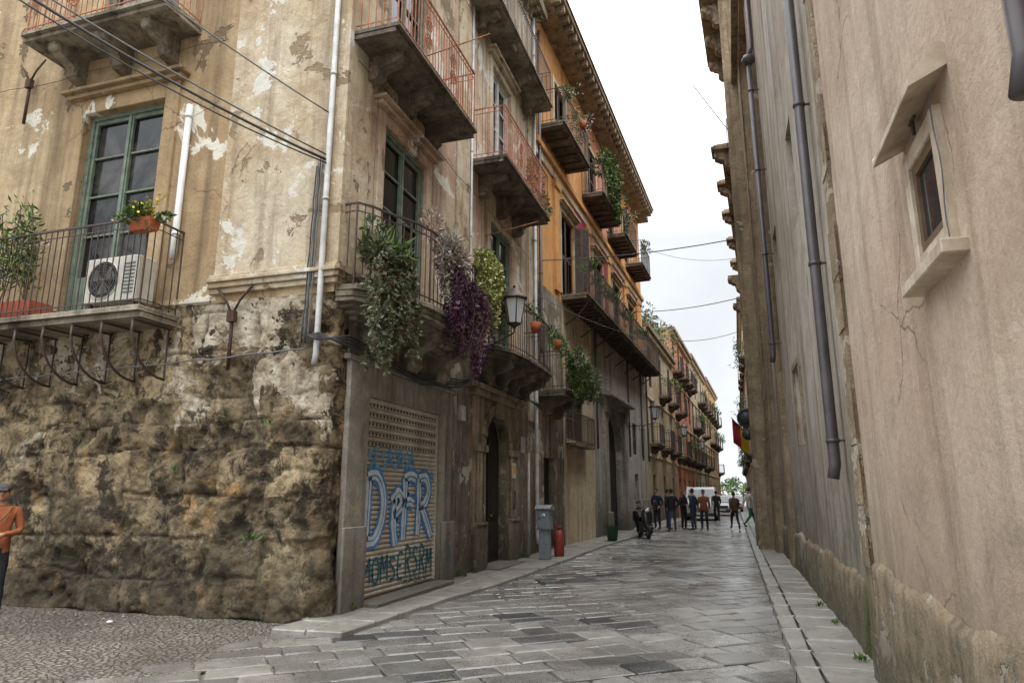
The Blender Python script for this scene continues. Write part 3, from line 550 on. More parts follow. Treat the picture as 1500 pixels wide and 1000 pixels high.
# irregular rough plinth, crumbling top edge
def rplinth(fr,y0,y1,h,p,mat,seed):
    vs=[];fs=[];n=int((y1-y0)/.06);m=16
    for i in range(n+1):
        y=y0+(y1-y0)*i/n; top=h+.10*noise.noise(Vector((y*1.3,seed,0)))+.04*noise.noise(Vector((y*5,seed,0)))
        for j in range(m+1):
            t=j/m; z=top*t; dd=p*(1-.5*t)+.022*noise.fractal(Vector((y*2.2,z*2.2,seed)),.7,2,5)
            if j==m or i in (0,n): dd=-.02
            vs.append(fr(y,z,dd))
    for i in range(n):
        for j in range(m): a=i*(m+1)+j; fs.append((a,a+m+1,a+m+2,a+1))
    mb=MB(); mb.addm(vs,fs,mat,True); mb.obj('rough_plinth',C)
rplinth(RT,-3,6.44,1.06,.045,P_plinth,1.5); rplinth(RT2,6.73,20.4,.85,.07,P_plinth,4.5)
mb=MB()
mb.box(RT2,15.6,16.6,0,14,-.02,.1,P_brown); mb.box(RT2,19.2,20.4,0,14.2,-.02,.2,P_brown); mb.box(RT2,6.7,20.4,14.0,14.25,-.1,.22,P_brown); mb.box(RT2,6.7,20.6,14.253,14.5,-3,.4,P_brown)
for k in range(28): mb.box(RT2,19.15,20.45,k*.5+.02,k*.5+.48,.2,.215,P_brown)
mb.box(RT,-3,6.4,0.1,14.9,-6,-.5,M_void); mb.box(RT2,6.7,20.3,.1,14.3,-6,-.5,M_void)
mb.obj('pilasters_and_cornice',C,.012)
mb=MB(); 
for h in ((11.9,12.9,2.4,3.7),): mb.box(RT2,h[0],h[1],h[2],h[3],-.14,-.05,simple('marble_plaque',lin(196,190,178),.5)); surround(mb,RT2,*h,P_stone,.1,.04,False)
for h in ((10.2,11,5.6,7.2),(14.2,15.1,5.6,7.0)): mb.box(RT2,h[0],h[1],h[2],h[3],-.15,-.12,M_void)
mb.obj('plaque_and_openings',C)
S=empty('votive_shrine'); M_marb=simple('aged_marble',lin(204,190,170),.55,c2=lin(160,142,120),sc=5)
mb=MB()
mb.box(RT,3.38,3.457,2.70,3.40,-.02,.04,M_marb); mb.box(RT,3.903,3.98,2.70,3.40,-.02,.04,M_marb); mb.box(RT,3.457,3.903,3.303,3.40,-.02,.035,M_marb); mb.box(RT,3.457,3.903,2.70,2.817,-.02,.035,M_marb)
mb.box(RT,3.28,4.04,2.63,2.697,-.02,.11,M_marb)
mb.prism(RT,[(-.02,3.60),(.03,3.62),(.16,3.47),(.16,3.43),(.0,3.51),(-.02,3.51)],3.22,4.08,M_marb)
mb.obj('marble_frame',S,.006)
mb=MB(); mb.face([RT(3.46,2.82,.0),RT(3.9,2.82,.0),RT(3.9,3.3,.0),RT(3.46,3.3,.0)],simple('shrine_glass',(.02,.026,.03,1),.08,bump=0))
wd=simple('shrine_wood',lin(112,90,66),.6)
for a,b,c,d in ((3.46,3.51,2.82,3.3),(3.85,3.9,2.82,3.3),(3.51,3.85,2.82,2.87),(3.51,3.85,3.25,3.3)): mb.box(RT,a,b,c,d,-.01,.018,wd)
mb.obj('glazed_niche',S)
mb=MB(); mb.tube([RT(3.68,3.40,.045),RT(3.68,3.52,.045)],.01,M_iron,5); mb.tube([RT(3.63,3.48,.045),RT(3.73,3.48,.045)],.008,M_iron,5); mb.tube([RT(3.36+.02*math.sin(k),3.45-.08*k,.045) for k in range(10)],.004,M_cableg,4); mb.obj('iron_cross_and_cord',S)
def pipe(name,fr,u,z0,z1,d,r,mat,foot=True):
    mb=MB(); pts=[fr(u,z1,d)]+[fr(u,z0+.15,d)]+([fr(u,z0,d+.03)] if foot else [fr(u,z0,d)]); mb.tube(pts,r,mat,12)
    z=z0+.4
    while z<z1: mb.tube([fr(u,z-.02,d),fr(u,z+.02,d)],r*1.18,mat,12); mb.box(fr,u-.012,u+.012,z-.01,z+.01,-.02,d,M_iron); z+=2.0
    mb.obj(name)
pipe('drain_pipe',RT2,8.1,1.75,14,.12,.06,M_piped); pipe('drain_pipe',RT2,15.2,4.3,11.4,.18,.055,M_piped); pipe('drain_pipe',RT,2.38,2.85,14,.05,.038,M_piped)
pipe('drain_pipe',ST,17.9,0.3,16,.12,.05,M_pipeg); pipe('drain_pipe',SIDE,5.28,3.3,16,.1,.042,M_pipeg); pipe('drain_pipe',SB,18.5,5.5,16,.1,.05,M_piped)
pipe('drain_pipe',SIDE,7.95,5.1,7.7,.06,.05,M_white,False); pipe('drain_pipe',ST,12.95,4.6,15.9,.06,.03,M_pipeg)
mb=MB(); mb.ball(RT2(15.2,11.5,.18),(.16,.16,.14),M_piped); mb.tube([RT2(15.2,11.55,.18),RT2(15.2,11.8,.1),RT2(15.2,13.95,.1)],.05,M_piped,8); mb.obj('rain_hopper')
# far right building with console cornices
D=empty('stone_palazzo_with_console_cornice')
mb=MB(); hh=[(u,u+1.1,z,z+2.2) for u in (26,30,34,38,42,46) for z in (4.5,8.8)]
wall(mb,RF,20.6,24.6,0,17.5,[],P_brown); wall(mb,RF,24.6,48,0,13.9,hh,P_brown)
for h in hh: mb.box(RF,*h,-.2,-.15,M_void)
mb.face([RF(20.6,0,0),RF(20.6,17.5,0),RF(20.6,17.5,-6),RF(20.6,0,-6)],P_brown)
mb.face([RF(24.6,13,0),RF(24.6,17.5,0),RF(24.6,17.5,-6),RF(24.6,13,-6)],P_brown)
mb.box(RF,20.7,24.5,0,17.4,-6,-.4,M_void);mb.box(RF,24.6,47.9,0,13.8,-6,-.4,M_void)
mb.box(RF,20.5,24.7,17.5,17.75,-6,.5,P_brown); mb.box(RF,20.4,24.8,17.753,17.9,-6,.62,P_brown)
mb.box(RF,24.7,48,13.9,14.05,-6,.35,P_brown)
mb.box(RF,22,47.9,0,1.6,-.02,.08,P_greys)
mb.obj('facade',D)
mb=MB()
for k,u in enumerate((21,22.6,24.2)): console(mb,RF,u,.3,17.5,.52,.8,P_brown)
for k,u in enumerate((24.7,27.8,31.0,34.6,38.2,42.0,46.0)):
    console(mb,RF,u,.45,14.0,.6,.7,P_brown); mb.box(RF,u-.4,u+.4,14.003,14.16,-.02,.7,P_brown); mb.box(RF,u-.3,u+.3,14.163,14.26,-.02,.6,P_brown)
for u in (25.5,29.5): console(mb,RF,u,.4,9.4,.45,.6,P_brown)
mb.obj('cornice_consoles',D,.02)
farb('pale_townhouse',RG,48.05,66,14.6,P_cream,[.1,4.3,7.6,10.9],seed=6,proj=.45); farb('grey_townhouse',RG,66.05,98,10.8,P_grey,[.1,4.2,7.4],seed=7,proj=.45)
# ================================================================ ground
mt=NM('worn_asphalt_and_earth'); c=mt.mix(mt.rng(mt.noise(.8,6),.35,.65),lin(112,106,98),lin(80,76,70)); c=mt.mix(mt.rng(mt.noise(30,4,.7),.4,.7),c,lin(140,132,118)); mt.bump(mt.noise(28,4,.7),.7,.02); M_gr=mt.fin(c,.5)
mb=MB(); mb.face([(-700,-300,-.035),(700,-300,-.035),(700,1500,-.035),(-700,1500,-.035)],M_gr); mb.obj('ground')
# pavement slabs
mt=NM('wet_basalt_paving'); t=mt.attr('tint'); c=mt.mix(t,lin(114,111,107),lin(160,155,146)); dk=mt.attr('dark'); n3=mt.noise(3.2,6,.72,.3); c=mt.mix(mt.rng(n3,.38,.66,0,.7),c,lin(98,92,83)); c=mt.mix(dk,c,(.022,.022,.024,1)); nf=mt.noise(30,4,.75); c=mt.mix(.65,c,mt.mix(nf,(.42,.42,.42,1),(1.45,1.45,1.45,1)),'MULTIPLY')
wet=mt.rng(mt.noise(.55,5,.65,.4),.36,.60); c=mt.mix(mt.math('MULTIPLY',wet,.25),c,(.04,.040,.041,1))
mt.bump(mt.math('ADD',mt.math('MULTIPLY',mt.noise(8,5,.68),.8),n3),.36,.018); ro=mt.math('ADD',mt.rng(wet,0,1,.36,.13),mt.rng(nf,.3,.7,-.05,.14)); M_pav=mt.fin(c,ro,0,.7)
def paving():
    vs=[];fs=[];ti=[];dk=[]; ang=math.radians(38); ca,sa=math.cos(ang),math.sin(ang); rr=random.Random(5)
    darkc=[(-3.9,7.5,.4),(-2.2,8.3,.5),(-1.5,9.2,.45),(-2.9,9.2,.35),(-3.0,13.6,.9),(-.4,9.6,.35),(-1.0,7.0,.4),(-1.0,15,.6),(-3.0,6.3,.4),(-1.9,6.2,.35),(-2.0,18,.7)]
    v=-20
    while v<75:
        w=rr.uniform(.3,.47); u=-75+rr.uniform(0,.5)
        while u<75:
            l=rr.uniform(.36,.8); x,y=(u+l/2)*ca-(v+w/2)*sa,(u+l/2)*sa+(v+w/2)*ca
            ok=(-5.3<x<.75 and 2<y<46 and not(y>8 and x<-4.5+.03*max(0,y-18)))
            if ok:
                g=.005+rr.uniform(0,.007); b=.014; hz=rr.uniform(-.005,.004); tx,ty=rr.uniform(-.011,.011),rr.uniform(-.011,.011); j=[(rr.uniform(-.022,.022),rr.uniform(-.022,.022)) for _ in range(4)]
                cs=[(u+g,v+g),(u+l-g,v+g),(u+l-g,v+w-g),(u+g,v+w-g)]; cc=(u+l/2,v+w/2); n=len(vs)
                def W(a,b_,z): return (a*ca-b_*sa,a*sa+b_*ca,z)
                cs=[(a+q[0],b_+q[1]) for (a,b_),q in zip(cs,j)]
                for a,b_ in cs: vs.append(W(a,b_,-.035))
                for a,b_ in cs: vs.append(W(a,b_,hz-.012))
                for a,b_ in cs:
                    da,db=cc[0]-a,cc[1]-b_; a2=a+math.copysign(b*1.5,da); b2=b_+math.copysign(b*1.5,db); vs.append(W(a2,b2,hz+tx*(a2-cc[0])*2+ty*(b2-cc[1])*2))
                for k in range(4): q=(k+1)%4; fs.append((n+k,n+q,n+4+q,n+4+k)); fs.append((n+4+k,n+4+q,n+8+q,n+8+k))
                fs.append((n+8,n+9,n+10,n+11)); t=rr.random(); d=0
                for dx,dy,dr in darkc:
                    if math.hypot(x-dx,(y-dy)*1.0)<dr: d=rr.choice((.85,.75,.6,.3))
                if rr.random()<.03: d=.4
                ti.extend([t]*12); dk.extend([d]*12)
            u+=l
        v+=w
    me=bpy.data.meshes.new('street_paving'); me.from_pydata(vs,[],fs); me.materials.append(M_pav)
    for nm,dat in (('tint',ti),('dark',dk)): a=me.attributes.new(nm,'FLOAT','POINT'); a.data.foreach_set('value',dat)
    o=bpy.data.objects.new('street_paving',me); col.objects.link(o)
paving()
mt=NM('pebble_cobbles'); vv=mt.voro(15,'DISTANCE_TO_EDGE'); tc_=mt.voro(15,'F1',out=0); c=mt.mix(tc_,lin(160,151,136),lin(104,97,87)); c=mt.mix(mt.rng(vv,.02,.12,1,0),c,lin(70,65,58)); c=mt.mix(mt.rng(mt.noise(1.2,5),.4,.65,0,.7),c,lin(104,96,84)); c=mt.mix(mt.rng(mt.noise(.5,5),.45,.6,0,.6),c,lin(70,65,58)); mt.bump(mt.rng(vv,0,.25),.9,.03); M_peb=mt.fin(c,.4)
mb=MB()
pts=[(-30,-2),(-4.95,-2),(-4.75,7.1),(-5.35,7.95),(-30,7.95)]
mb.face([(a,b,-.006) for a,b in pts],M_peb); mb.obj('pebble_cobbled_lane')
mt=NM('sidewalk_stone'); c=mt.mix(mt.rng(mt.noise(1.1,6,.65),.35,.65),lin(158,153,144),lin(118,113,106)); c=mt.mix(mt.rng(mt.noise(12,5,.7),.45,.72,0,.6),c,lin(84,80,74)); mt.bump(mt.noise(14,5,.7),.5,.015); M_sw=mt.fin(c,mt.rng(mt.noise(2,4),.3,.7,.25,.5),0,.6)
def stones(name,path_l,path_r,z,step=(.5,.9),rowsplit=1,zr=.008):
    mb=MB(); y0,y1=path_l[0][1],path_l[-1][1]
    def X(path,y):
        for (xa,ya),(xb,yb) in zip(path,path[1:]):
            if ya<=y<=yb: return xa+(xb-xa)*(y-ya)/(yb-ya)
        return path[-1][0]
    for r_ in range(rowsplit):
        y=y0
        while y<y1-.1:
            l=min(R.uniform(*step),y1-y); g=.007; q=z+R.uniform(-zr,zr)
            f0,f1=r_/rowsplit,(r_+1)/rowsplit
            c=[]
            for yy in (y+g,y+l-g):
                a,b=X(path_l,yy),X(path_r,yy); c.append((a+(b-a)*f0+g,yy)); c.append((a+(b-a)*f1-g+R.uniform(-.01,.01),yy))
            vs=[(p[0],p[1],-.03) for p in c]+[(p[0],p[1],q+R.uniform(-.004,.004)) for p in c]
            mb.addm(vs,[(0,1,3,2),(4,5,7,6),(0,1,5,4),(2,3,7,6),(0,2,6,4),(1,3,7,5)],M_sw); y+=l
    return mb.obj(name,None,.014)
stones('kerb',[(.42,1),(.40,20),(.40,60)],[(.62,1),(.60,20),(.60,60)],.12,(.7,1.2))
stones('right_sidewalk',[(.625,1),(.605,20),(.605,60)],[(1.3,1),(1.3,20),(1.6,60)],.115,(.45,.8))
stones('left_sidewalk',[(-5.3,7.3),(-5.2,8.5),(-5.15,30),(-4.6,46)],[(-4.35,7.3),(-4.25,9.5),(-4.0,13),(-3.85,22),(-3.4,28),(-2.9,46)],.06,(.5,1.0),2)
def weeds(pts):
    w=MB()
    for x,y,z,s,n in pts:
        for _ in range(n): leafquad(w,(x+R.gauss(0,s*.3),y+R.gauss(0,s*.3),z),s*R.uniform(.5,1.2),R.choice(G2),Vector((R.gauss(0,.6),R.gauss(0,.6),1)),.25)
    w.obj('weeds')
weeds([(-5.0,8.6+.0,.07,.12,20),(1.0,7.3,.12,.07,26),(1.03,9.2,.12,.07,16),(-4.95,12.6,.07,.14,30),(-6.0,7.72,1.0,.12,20),(-7.4,7.78,1.9,.1,14),(-4.95,16.6,.07,.14,30),(1.0,10.5,.12,.08,16),(-5.9,7.75,2.5,.1,12)])
mb=MB()
for _ in range(60): # litter and pebbles
    x,y=R.uniform(-9,-4.9),R.uniform(6.9,7.8); s=R.uniform(.008,.022); mb.ball((x,y,s*.4),(s,s*.8,s*.6),M_sw,6,4)
mb.ball((-7.6,7.2,.02),(.05,.035,.02),M_white,8,5); mb.obj('scattered_grit')
# ================================================================ plants
def plant(name,fn): mb=MB(); fn(mb); return mb.obj(name)
def p1(mb):
    hanging(mb,ST,7.95,8.75,.4,5.0,3.0,110,.085,G1,.26); bush(mb,ST(8.3,4.95,.5),(.28,.45,.28),800,.09,G1+G2[:1],up=.3)
    for u in (8.05,8.3,8.6): hanging(mb,ST,u,u+.12,.5,4.6,R.uniform(2.95,3.4),16,.08,G1,.12)
    for _ in range(170): p=ST(R.uniform(7.95,8.85),5.0,R.uniform(.35,.65)); leafquad(mb,p,R.uniform(.2,.45),R.choice(G2),Vector((R.gauss(.2,.6),R.gauss(0,.6),R.uniform(-.2,1))),.12)
plant('hanging_succulent',p1)
plant('dried_rose_shrub',lambda mb:(bush(mb,ST(9.75,5.35,.88),(.24,.38,.45),1700,.075,GD),hanging(mb,ST,9.4,10.15,.88,5.4,4.3,50,.065,GD,.1)))
plant('purple_trailing_plant',lambda mb:(hanging(mb,ST,9.6,11.3,.88,5.0,3.4,110,.085,GP,.2,.4),bush(mb,ST(10.5,4.85,.92),(.18,.65,.3),600,.08,GP)))
plant('lime_trailing_sedum',lambda mb:(hanging(mb,ST,11.35,12.15,.84,5.9,4.3,130,.06,GY,.14,.7),bush(mb,ST(11.75,5.6,.86),(.14,.34,.3),600,.06,GY,.7)))
plant('hanging_fern',lambda mb:(bush(mb,ST(12.75,5.5,.7),(.25,.35,.6),700,.08,G1+G2[:1]),hanging(mb,ST,12.3,13.2,.7,5.3,4.3,30,.06,G1)))
plant('balcony_shrub',lambda mb:(bush(mb,SB(19.3,4.9,.9),(.5,1.0,.7),1700,.11,G2+G1),hanging(mb,SB,18.5,20.4,.9,5.2,3.7,60,.09,G2)))
plant('potted_cypress',lambda mb:bush(mb,ST(16.3,9.85,.6),(.22,.3,.8),800,.1,[G2[1],G1[1]]))
plant('potted_shrub',lambda mb:bush(mb,ST(17.3,9.5,.6),(.22,.35,.4),400,.09,G2))
plant('trailing_ivy',lambda mb:(bush(mb,SB(25.2,14.1,.9),(.5,.9,.6),900,.14,G2),hanging(mb,SB,24.3,26.8,.9,14.0,12.0,60,.11,G2)))
plant('potted_agave',lambda mb:[leafquad(mb,SB(u,8.9,.7),R.uniform(.4,.8),R.choice(G2),Vector((R.gauss(0,.6),R.gauss(0,.6),1)),.12) for u in (22,25.5,26,29,33) for _ in range(28)])
plant('balcony_potted_plants',lambda mb:[bush(mb,SB(u,8.9,.75),(.2,.35,.3),150,.1,G2) for u in (22.9,24,27.8,31)]+[bush(mb,SB(u,14.0,.8),(.3,.45,.35),200,.12,G2+GD[:1]) for u in (19.2,20.6,21.5,29.6,34)])
plant('small_balcony_plants',lambda mb:[bush(mb,ST(u,5.7,.88),(.12,.25,.2),150,.07,G2) for u in (14.9,16.9)]+[hanging(mb,ST,16.5,17.2,.9,5.5,4.7,14,.07,G2)])
plant('low_window_plant',lambda mb:(bush(mb,ST(17.9,5.5,.9),(.2,.3,.3),250,.08,G2)))
def oleander(mb):
    for (cx,n) in ((10.9,8),(10.35,5)):
        for k in range(n):
            a=SIDE(cx+R.gauss(0,.06),4.4,.45); b=SIDE(cx+R.gauss(0,.3),R.uniform(5.2,6.3),.45+R.gauss(0,.15)); mb.tube([a,(a+b)/2+Vector((R.gauss(0,.04),0,0)),b],.008,M_bark,4)
            for _ in range(80): q=R.uniform(.3,1.05); p=a.lerp(b,q)+Vector((R.gauss(0,.06),R.gauss(0,.06),R.gauss(0,.06))); leafquad(mb,p,R.uniform(.09,.18),R.choice(G2),Vector((R.gauss(0,.7),R.gauss(0,.7),R.uniform(.1,1))),.22)
    mb.prism(SIDE,[(.3,4.2),(.62,4.2),(.66,4.47),(.26,4.47)],10.0,11.2,M_terra)
plant('potted_oleander',oleander)
def fl(mb):
    mb.prism(SIDE,[(.72,5.25),(.86,5.25),(.90,5.42),(.68,5.42)],7.60,7.98,M_terra)
    bush(mb,SIDE(7.8,5.52,.8),(.3,.14,.12),620,.07,G2,up=.4)
    for _ in range(80): leafquad(mb,SIDE(7.8+R.gauss(0,.22),5.58+R.gauss(0,.08),.8+R.gauss(0,.09)),.045,GF[0],None,1)
    hanging(mb,SIDE,7.6,7.95,.86,5.45,5.1,18,.04,G2,.04)
plant('flower_box',fl)
for (f,u,z,d) in ((ST,14.9,5.4,.9),(ST,16.9,5.4,.9),(SB,20.6,13.7,.9)):
    mb=MB(); mb.tube([f(u,z-.15,d+.05),f(u,z+.08,d+.05)],[.09,.13],M_terra,12); mb.obj('flower_pot')
# ================================================================ AC unit
E=empty('air_conditioner'); mb=MB(); M_acw=simple('ac_white_enamel',lin(206,202,190),.45,var=.2,sc=4)
O_=-.27
mb.box(SIDE,8.35+O_,9.35+O_,4.33,5.03,.2,.55,M_acw); mb.box(SIDE,8.4+O_,8.5+O_,4.2,4.33,.22,.53,M_iron); mb.box(SIDE,9.2+O_,9.3+O_,4.2,4.33,.22,.53,M_iron); mb.obj('casing',E,.02)
mb=MB(); c=(8.98+O_,4.68)
mb.tube([SIDE(c[0]+.29*math.cos(k*.2618),c[1]+.29*math.sin(k*.2618),.556) for k in range(24)],.012,M_acw,5,closed=True)
mb.face([SIDE(c[0]+.28*math.cos(k*.2618),c[1]+.28*math.sin(k*.2618),.5535) for k in range(24)],M_void)
for r_ in (.06,.1,.14,.18,.22,.26): mb.tube([SIDE(c[0]+r_*math.cos(k*.2618),c[1]+r_*math.sin(k*.2618),.565) for k in range(24)],.004,M_cableg,4,closed=True)
for k in range(8): a=k*math.pi/4; mb.tube([SIDE(c[0],c[1],.562),SIDE(c[0]+.28*math.cos(a),c[1]+.28*math.sin(a),.562)],.005,M_cableg,4)
for k in range(3):
    a=k*2.09; mb.face([SIDE(c[0],c[1],.5545),SIDE(c[0]+.24*math.cos(a),c[1]+.24*math.sin(a),.556),SIDE(c[0]+.24*math.cos(a+.9),c[1]+.24*math.sin(a+.9),.5555)],M_cableg)
for k in range(9): mb.box(SIDE,8.4+O_,8.58+O_,4.45+k*.055,4.47+k*.055,.55,.56,M_cableg)
mb.obj('fan_grille',E)
# ================================================================ lamps
M_lg=NM('lantern_glass').fin((.55,.58,.58,1),.15)
def lantern(name,c,wallp):
    E=empty(name); mb=MB(); x,y,z=c; c=Vector(c); H6=lambda r,zz:[Vector((x+r*math.cos(k*math.pi/3),y+r*math.sin(k*math.pi/3),zz)) for k in range(6)]
    b,t=H6(.14,z-.28),H6(.23,z+.22)
    g=MB()
    for k in range(6): q=(k+1)%6; g.face([b[k],b[q],t[q],t[k]],M_lg); mb.tube([b[k],t[k]],.014,M_iron,5); mb.tube([b[k],b[q]],.014,M_iron,5); mb.tube([t[k],t[q]],.018,M_iron,5)
    g.obj('glass_panes',E)
    mb.tube([(x,y,z+.22),(x,y,z+.26),(x,y,z+.33),(x,y,z+.42),(x,y,z+.46)],[.28,.27,.17,.10,.04],M_iron,6); mb.ball((x,y,z+.5),.035,M_iron); mb.tube([(x,y,z-.28),(x,y,z-.34),(x,y,z-.38)],[.14,.06,.02],M_iron,6)
    w=Vector(wallp); a=Vector((x,y,z-.38)); mb.tube([a,a+Vector((0,0,-.08)),w.lerp(a,.6)+Vector((0,0,-.12)),w],.018,M_iron,6)
    mb.tube([w+(a-w)*.5+Vector(((a-w).normalized()*.12*math.cos(k*.6)))+Vector((0,0,-.2+.12*math.sin(k*.6))) for k in range(9)],.012,M_iron,5)
    mb.box(WF,w.x-.03,w.x+.02,w.z-.15,w.z+.15,w.y-.05,w.y+.05,M_iron); mb.obj('frame_and_bracket',E)
lantern('street_lantern',(-3.98,12.7,5.2),(-5.05,12.7,4.4)); lantern('street_lantern',tuple(SB(31.6,5.2,1.3)),tuple(SB(31.6,4.6,.03))); lantern('street_lantern',tuple(SB(44,5.4,1.2)),tuple(SB(44,4.8,.03))); lantern('street_lantern',tuple(SB(57,5.4,1.2)),tuple(SB(57,4.8,.03)))
# ================================================================ cables
def cable(name,a,b,sag,r=.012,mat=None,n=16,wob=0):
    a,b=Vector(a),Vector(b); mb=MB(); pts=[a.lerp(b,k/n)+Vector((0,R.gauss(0,wob),-4*sag*(k/n)*(1-k/n)+R.gauss(0,wob))) for k in range(n+1)]; mb.tube(pts,r,mat or M_cable,6); mb.obj(name)
K=(-5.3,7.82,6.3)
cable('overhead_cable',(-9.3,3.3,8.6),K,.25,.022); cable('overhead_cable',(-9.28,3.28,8.66),(-5.3,7.82,6.38),.18,.014,M_cableg); cable('overhead_cable',(-9.32,3.36,8.56),(-5.28,7.82,6.24),.32,.012)
cable('overhead_cable',(-8.3,4.6,9.2),(-5.3,7.82,7.05),.12,.012,M_cableg)
for k in range(4): cable('wall_cable',(-5.36-.035*k,7.84,6.4-.05*k),(-5.42-.03*k,7.83,3.6),0,.011,M_cable if k%2 else M_cableg,14,.008)
cable('wall_cable',(-5.4,7.74,3.5),(-13,7.76,3.35),.03,.012,M_cableg,30,.008)
mb=MB()
for k in range(4): 
    pts=[Vector((-5.42,7.82,3.7)),Vector((-5.2,7.75,3.62+.03*k)),ST(8.2,3.75-.05*k,.12),ST(9,3.66-.04*k,.15),ST(10.5,3.6-.06*k,.13),ST(12.2,3.75-.05*k,.14),ST(13.3,3.95,.1),ST(15,3.97-.03*k,.28),ST(17,3.95,.2),ST(18.2,4.0-.04*k,.15)]
    mb.tube(pts,.018,M_cable,5)
mb.obj('facade_cable_bundle')
cable('overhead_cable',(-5.05,18.8,8.4),(1.1,21.0,9.3),.15,.016); cable('overhead_cable',tuple(SB(32.6,10.3,.05)),(1.0,25.3,8.6),.2,.016); cable('overhead_cable',tuple(SB(36,15,.05)),tuple(RF(34,13,0)),.5,.01); cable('overhead_cable',(-5.05,18.3,7.2),tuple(RF(28,8,0)),.9,.01,M_cableg)
mb=MB(); mb.tube([(.75,24.2,14.5),(-.44,22.9,15.9)],.018,M_iron,5); mb.tube([(.6,24,13.9),(.63,24,15.0)],.015,M_iron,5); mb.obj('roof_antenna')
for u,z in ((10.6,12.2),(14,9.8)): 
    mb=MB(); mb.tube([ST(u,z-2.4,.0),ST(u,z-2.2,1.3)],.012,M_rust,5); mb.obj('washing_line_rod')
# ================================================================ door signs & street furniture
mb=MB(); mb.box(ST,15.72,16.02,1.95,2.3,.113,.12,simple('notice_paper',(.7,.7,.66,1),.6)); mb.box(ST,15.75,15.99,2.05,2.25,.12,.124,simple('yellow_notice',lin(226,190,30),.5)); mb.obj('yellow_warning_notice')
mb=MB(); mb.box(ST,15.8,15.95,1.3,1.7,.113,.14,simple('steel_panel',lin(150,150,148),.35,.7))
for k in range(6): mb.box(ST,15.83,15.92,1.34+k*.055,1.37+k*.055,.14,.146,M_iron)
mb.obj('intercom_panel')
E=empty('utility_meter_cabinet'); mb=MB(); M_met=simple('grey_metal_cabinet',lin(136,142,147),.5,.1); X0=.40
mb.box(WF,-4.96+X0,-4.64+X0,.75,1.22,16.35,16.65,M_met); mb.box(WF,-4.93+X0,-4.67+X0,.06,.75,16.4,16.6,M_met); mb.prism(WF,[(16.3,1.22),(16.3,1.25),(16.5,1.33),(16.7,1.25),(16.7,1.22)],-5.0+X0,-4.6+X0,M_met); mb.obj('cabinet',E,.012)
mb=MB(); mb.box(WF,-4.93+X0,-4.67+X0,.8,1.18,16.335,16.348,M_met); mb.box(WF,-4.9+X0,-4.87+X0,.98,1.04,16.32,16.335,M_iron); mb.tube([(-4.79+X0,16.333,1.08),(-4.79+X0,16.325,1.08)],.05,M_lg,12); mb.tube([(-4.9,16.8,.07),(-4.9,16.85,2.6)],.03,M_pipeg,8); mb.obj('door_and_gauge',E)
mb=MB(); rd=simple('faded_red_enamel',lin(150,48,38),.55,c2=lin(104,44,36)); x,y=-4.25,17.3
mb.tube([(x,y,.06),(x,y,.1),(x,y,.58),(x,y,.66),(x,y,.7)],[.11,.125,.125,.09,.04],rd,16); mb.tube([(x,y,.7),(x,y,.78)],.03,M_iron,8); mb.tube([(x+.08*math.cos(k),y+.08*math.sin(k),.79) for k in range(7)],.010,rd,5); mb.tube([(x+.08,y,.66),(x+.08,y,.79)],.010,rd,5); mb.tube([(x-.08,y,.66),(x-.08,y,.79)],.010,rd,5); mb.obj('red_gas_cylinder')
mb=MB(); gr=simple('green_plastic',lin(30,74,52),.45); x,y=-3.95,23.5
mb.tube([(x,y,.07),(x,y,.5),(x,y,.53),(x,y,.53),(x,y,.1)],[.16,.22,.24,.2,.14],gr,14); mb.obj('green_bucket')
E=empty('traffic_sign'); mb=MB(); M_sg=simple('sign_back_grey',lin(70,72,76),.5,.4); x,y,z=.62,26.0,4.25
mb.tube([(x,y,z),(x,y+.02,z)],.34,M_sg,24); mb.tube([(x+.3*math.cos(k*.2618),y-.01,z+.3*math.sin(k*.2618)) for k in range(24)],.02,M_sg,5,closed=True); mb.tube([(x,y+.03,z),(1.2,y+.03,z)],.025,M_sg,6); mb.tube([(x,y,z-.6),(x,y+.02,z-.6)],.2,M_sg,20); mb.tube([(x,y+.04,z-.8),(x,y+.04,z+.3)],.025,M_sg,6); mb.obj('round_plate_and_bracket',E)
E=empty('flag'); mb=MB(); mb.tube([(1.15,30,3.4),(.1,29.2,4.6)],.02,M_iron,6)
fy=simple('yellow_cloth',lin(224,186,40),.8,bump=.3);frr=simple('red_cloth',lin(160,36,40),.8,bump=.3)
for i in range(8):
    for m_,a,b in ((frr,0,.5),(fy,.5,1)):
        f=lambda s,t:Vector((.12+.6*s,29.22+.45*s+.08*math.sin(t*5+s*4),4.58-.68*s-t*1.0*(1-.25*s)))
        mb.face([f(a,i/8),f(b,i/8),f(b,(i+1)/8),f(a,(i+1)/8)],m_,True)
mb.obj('cloth_and_pole',E)
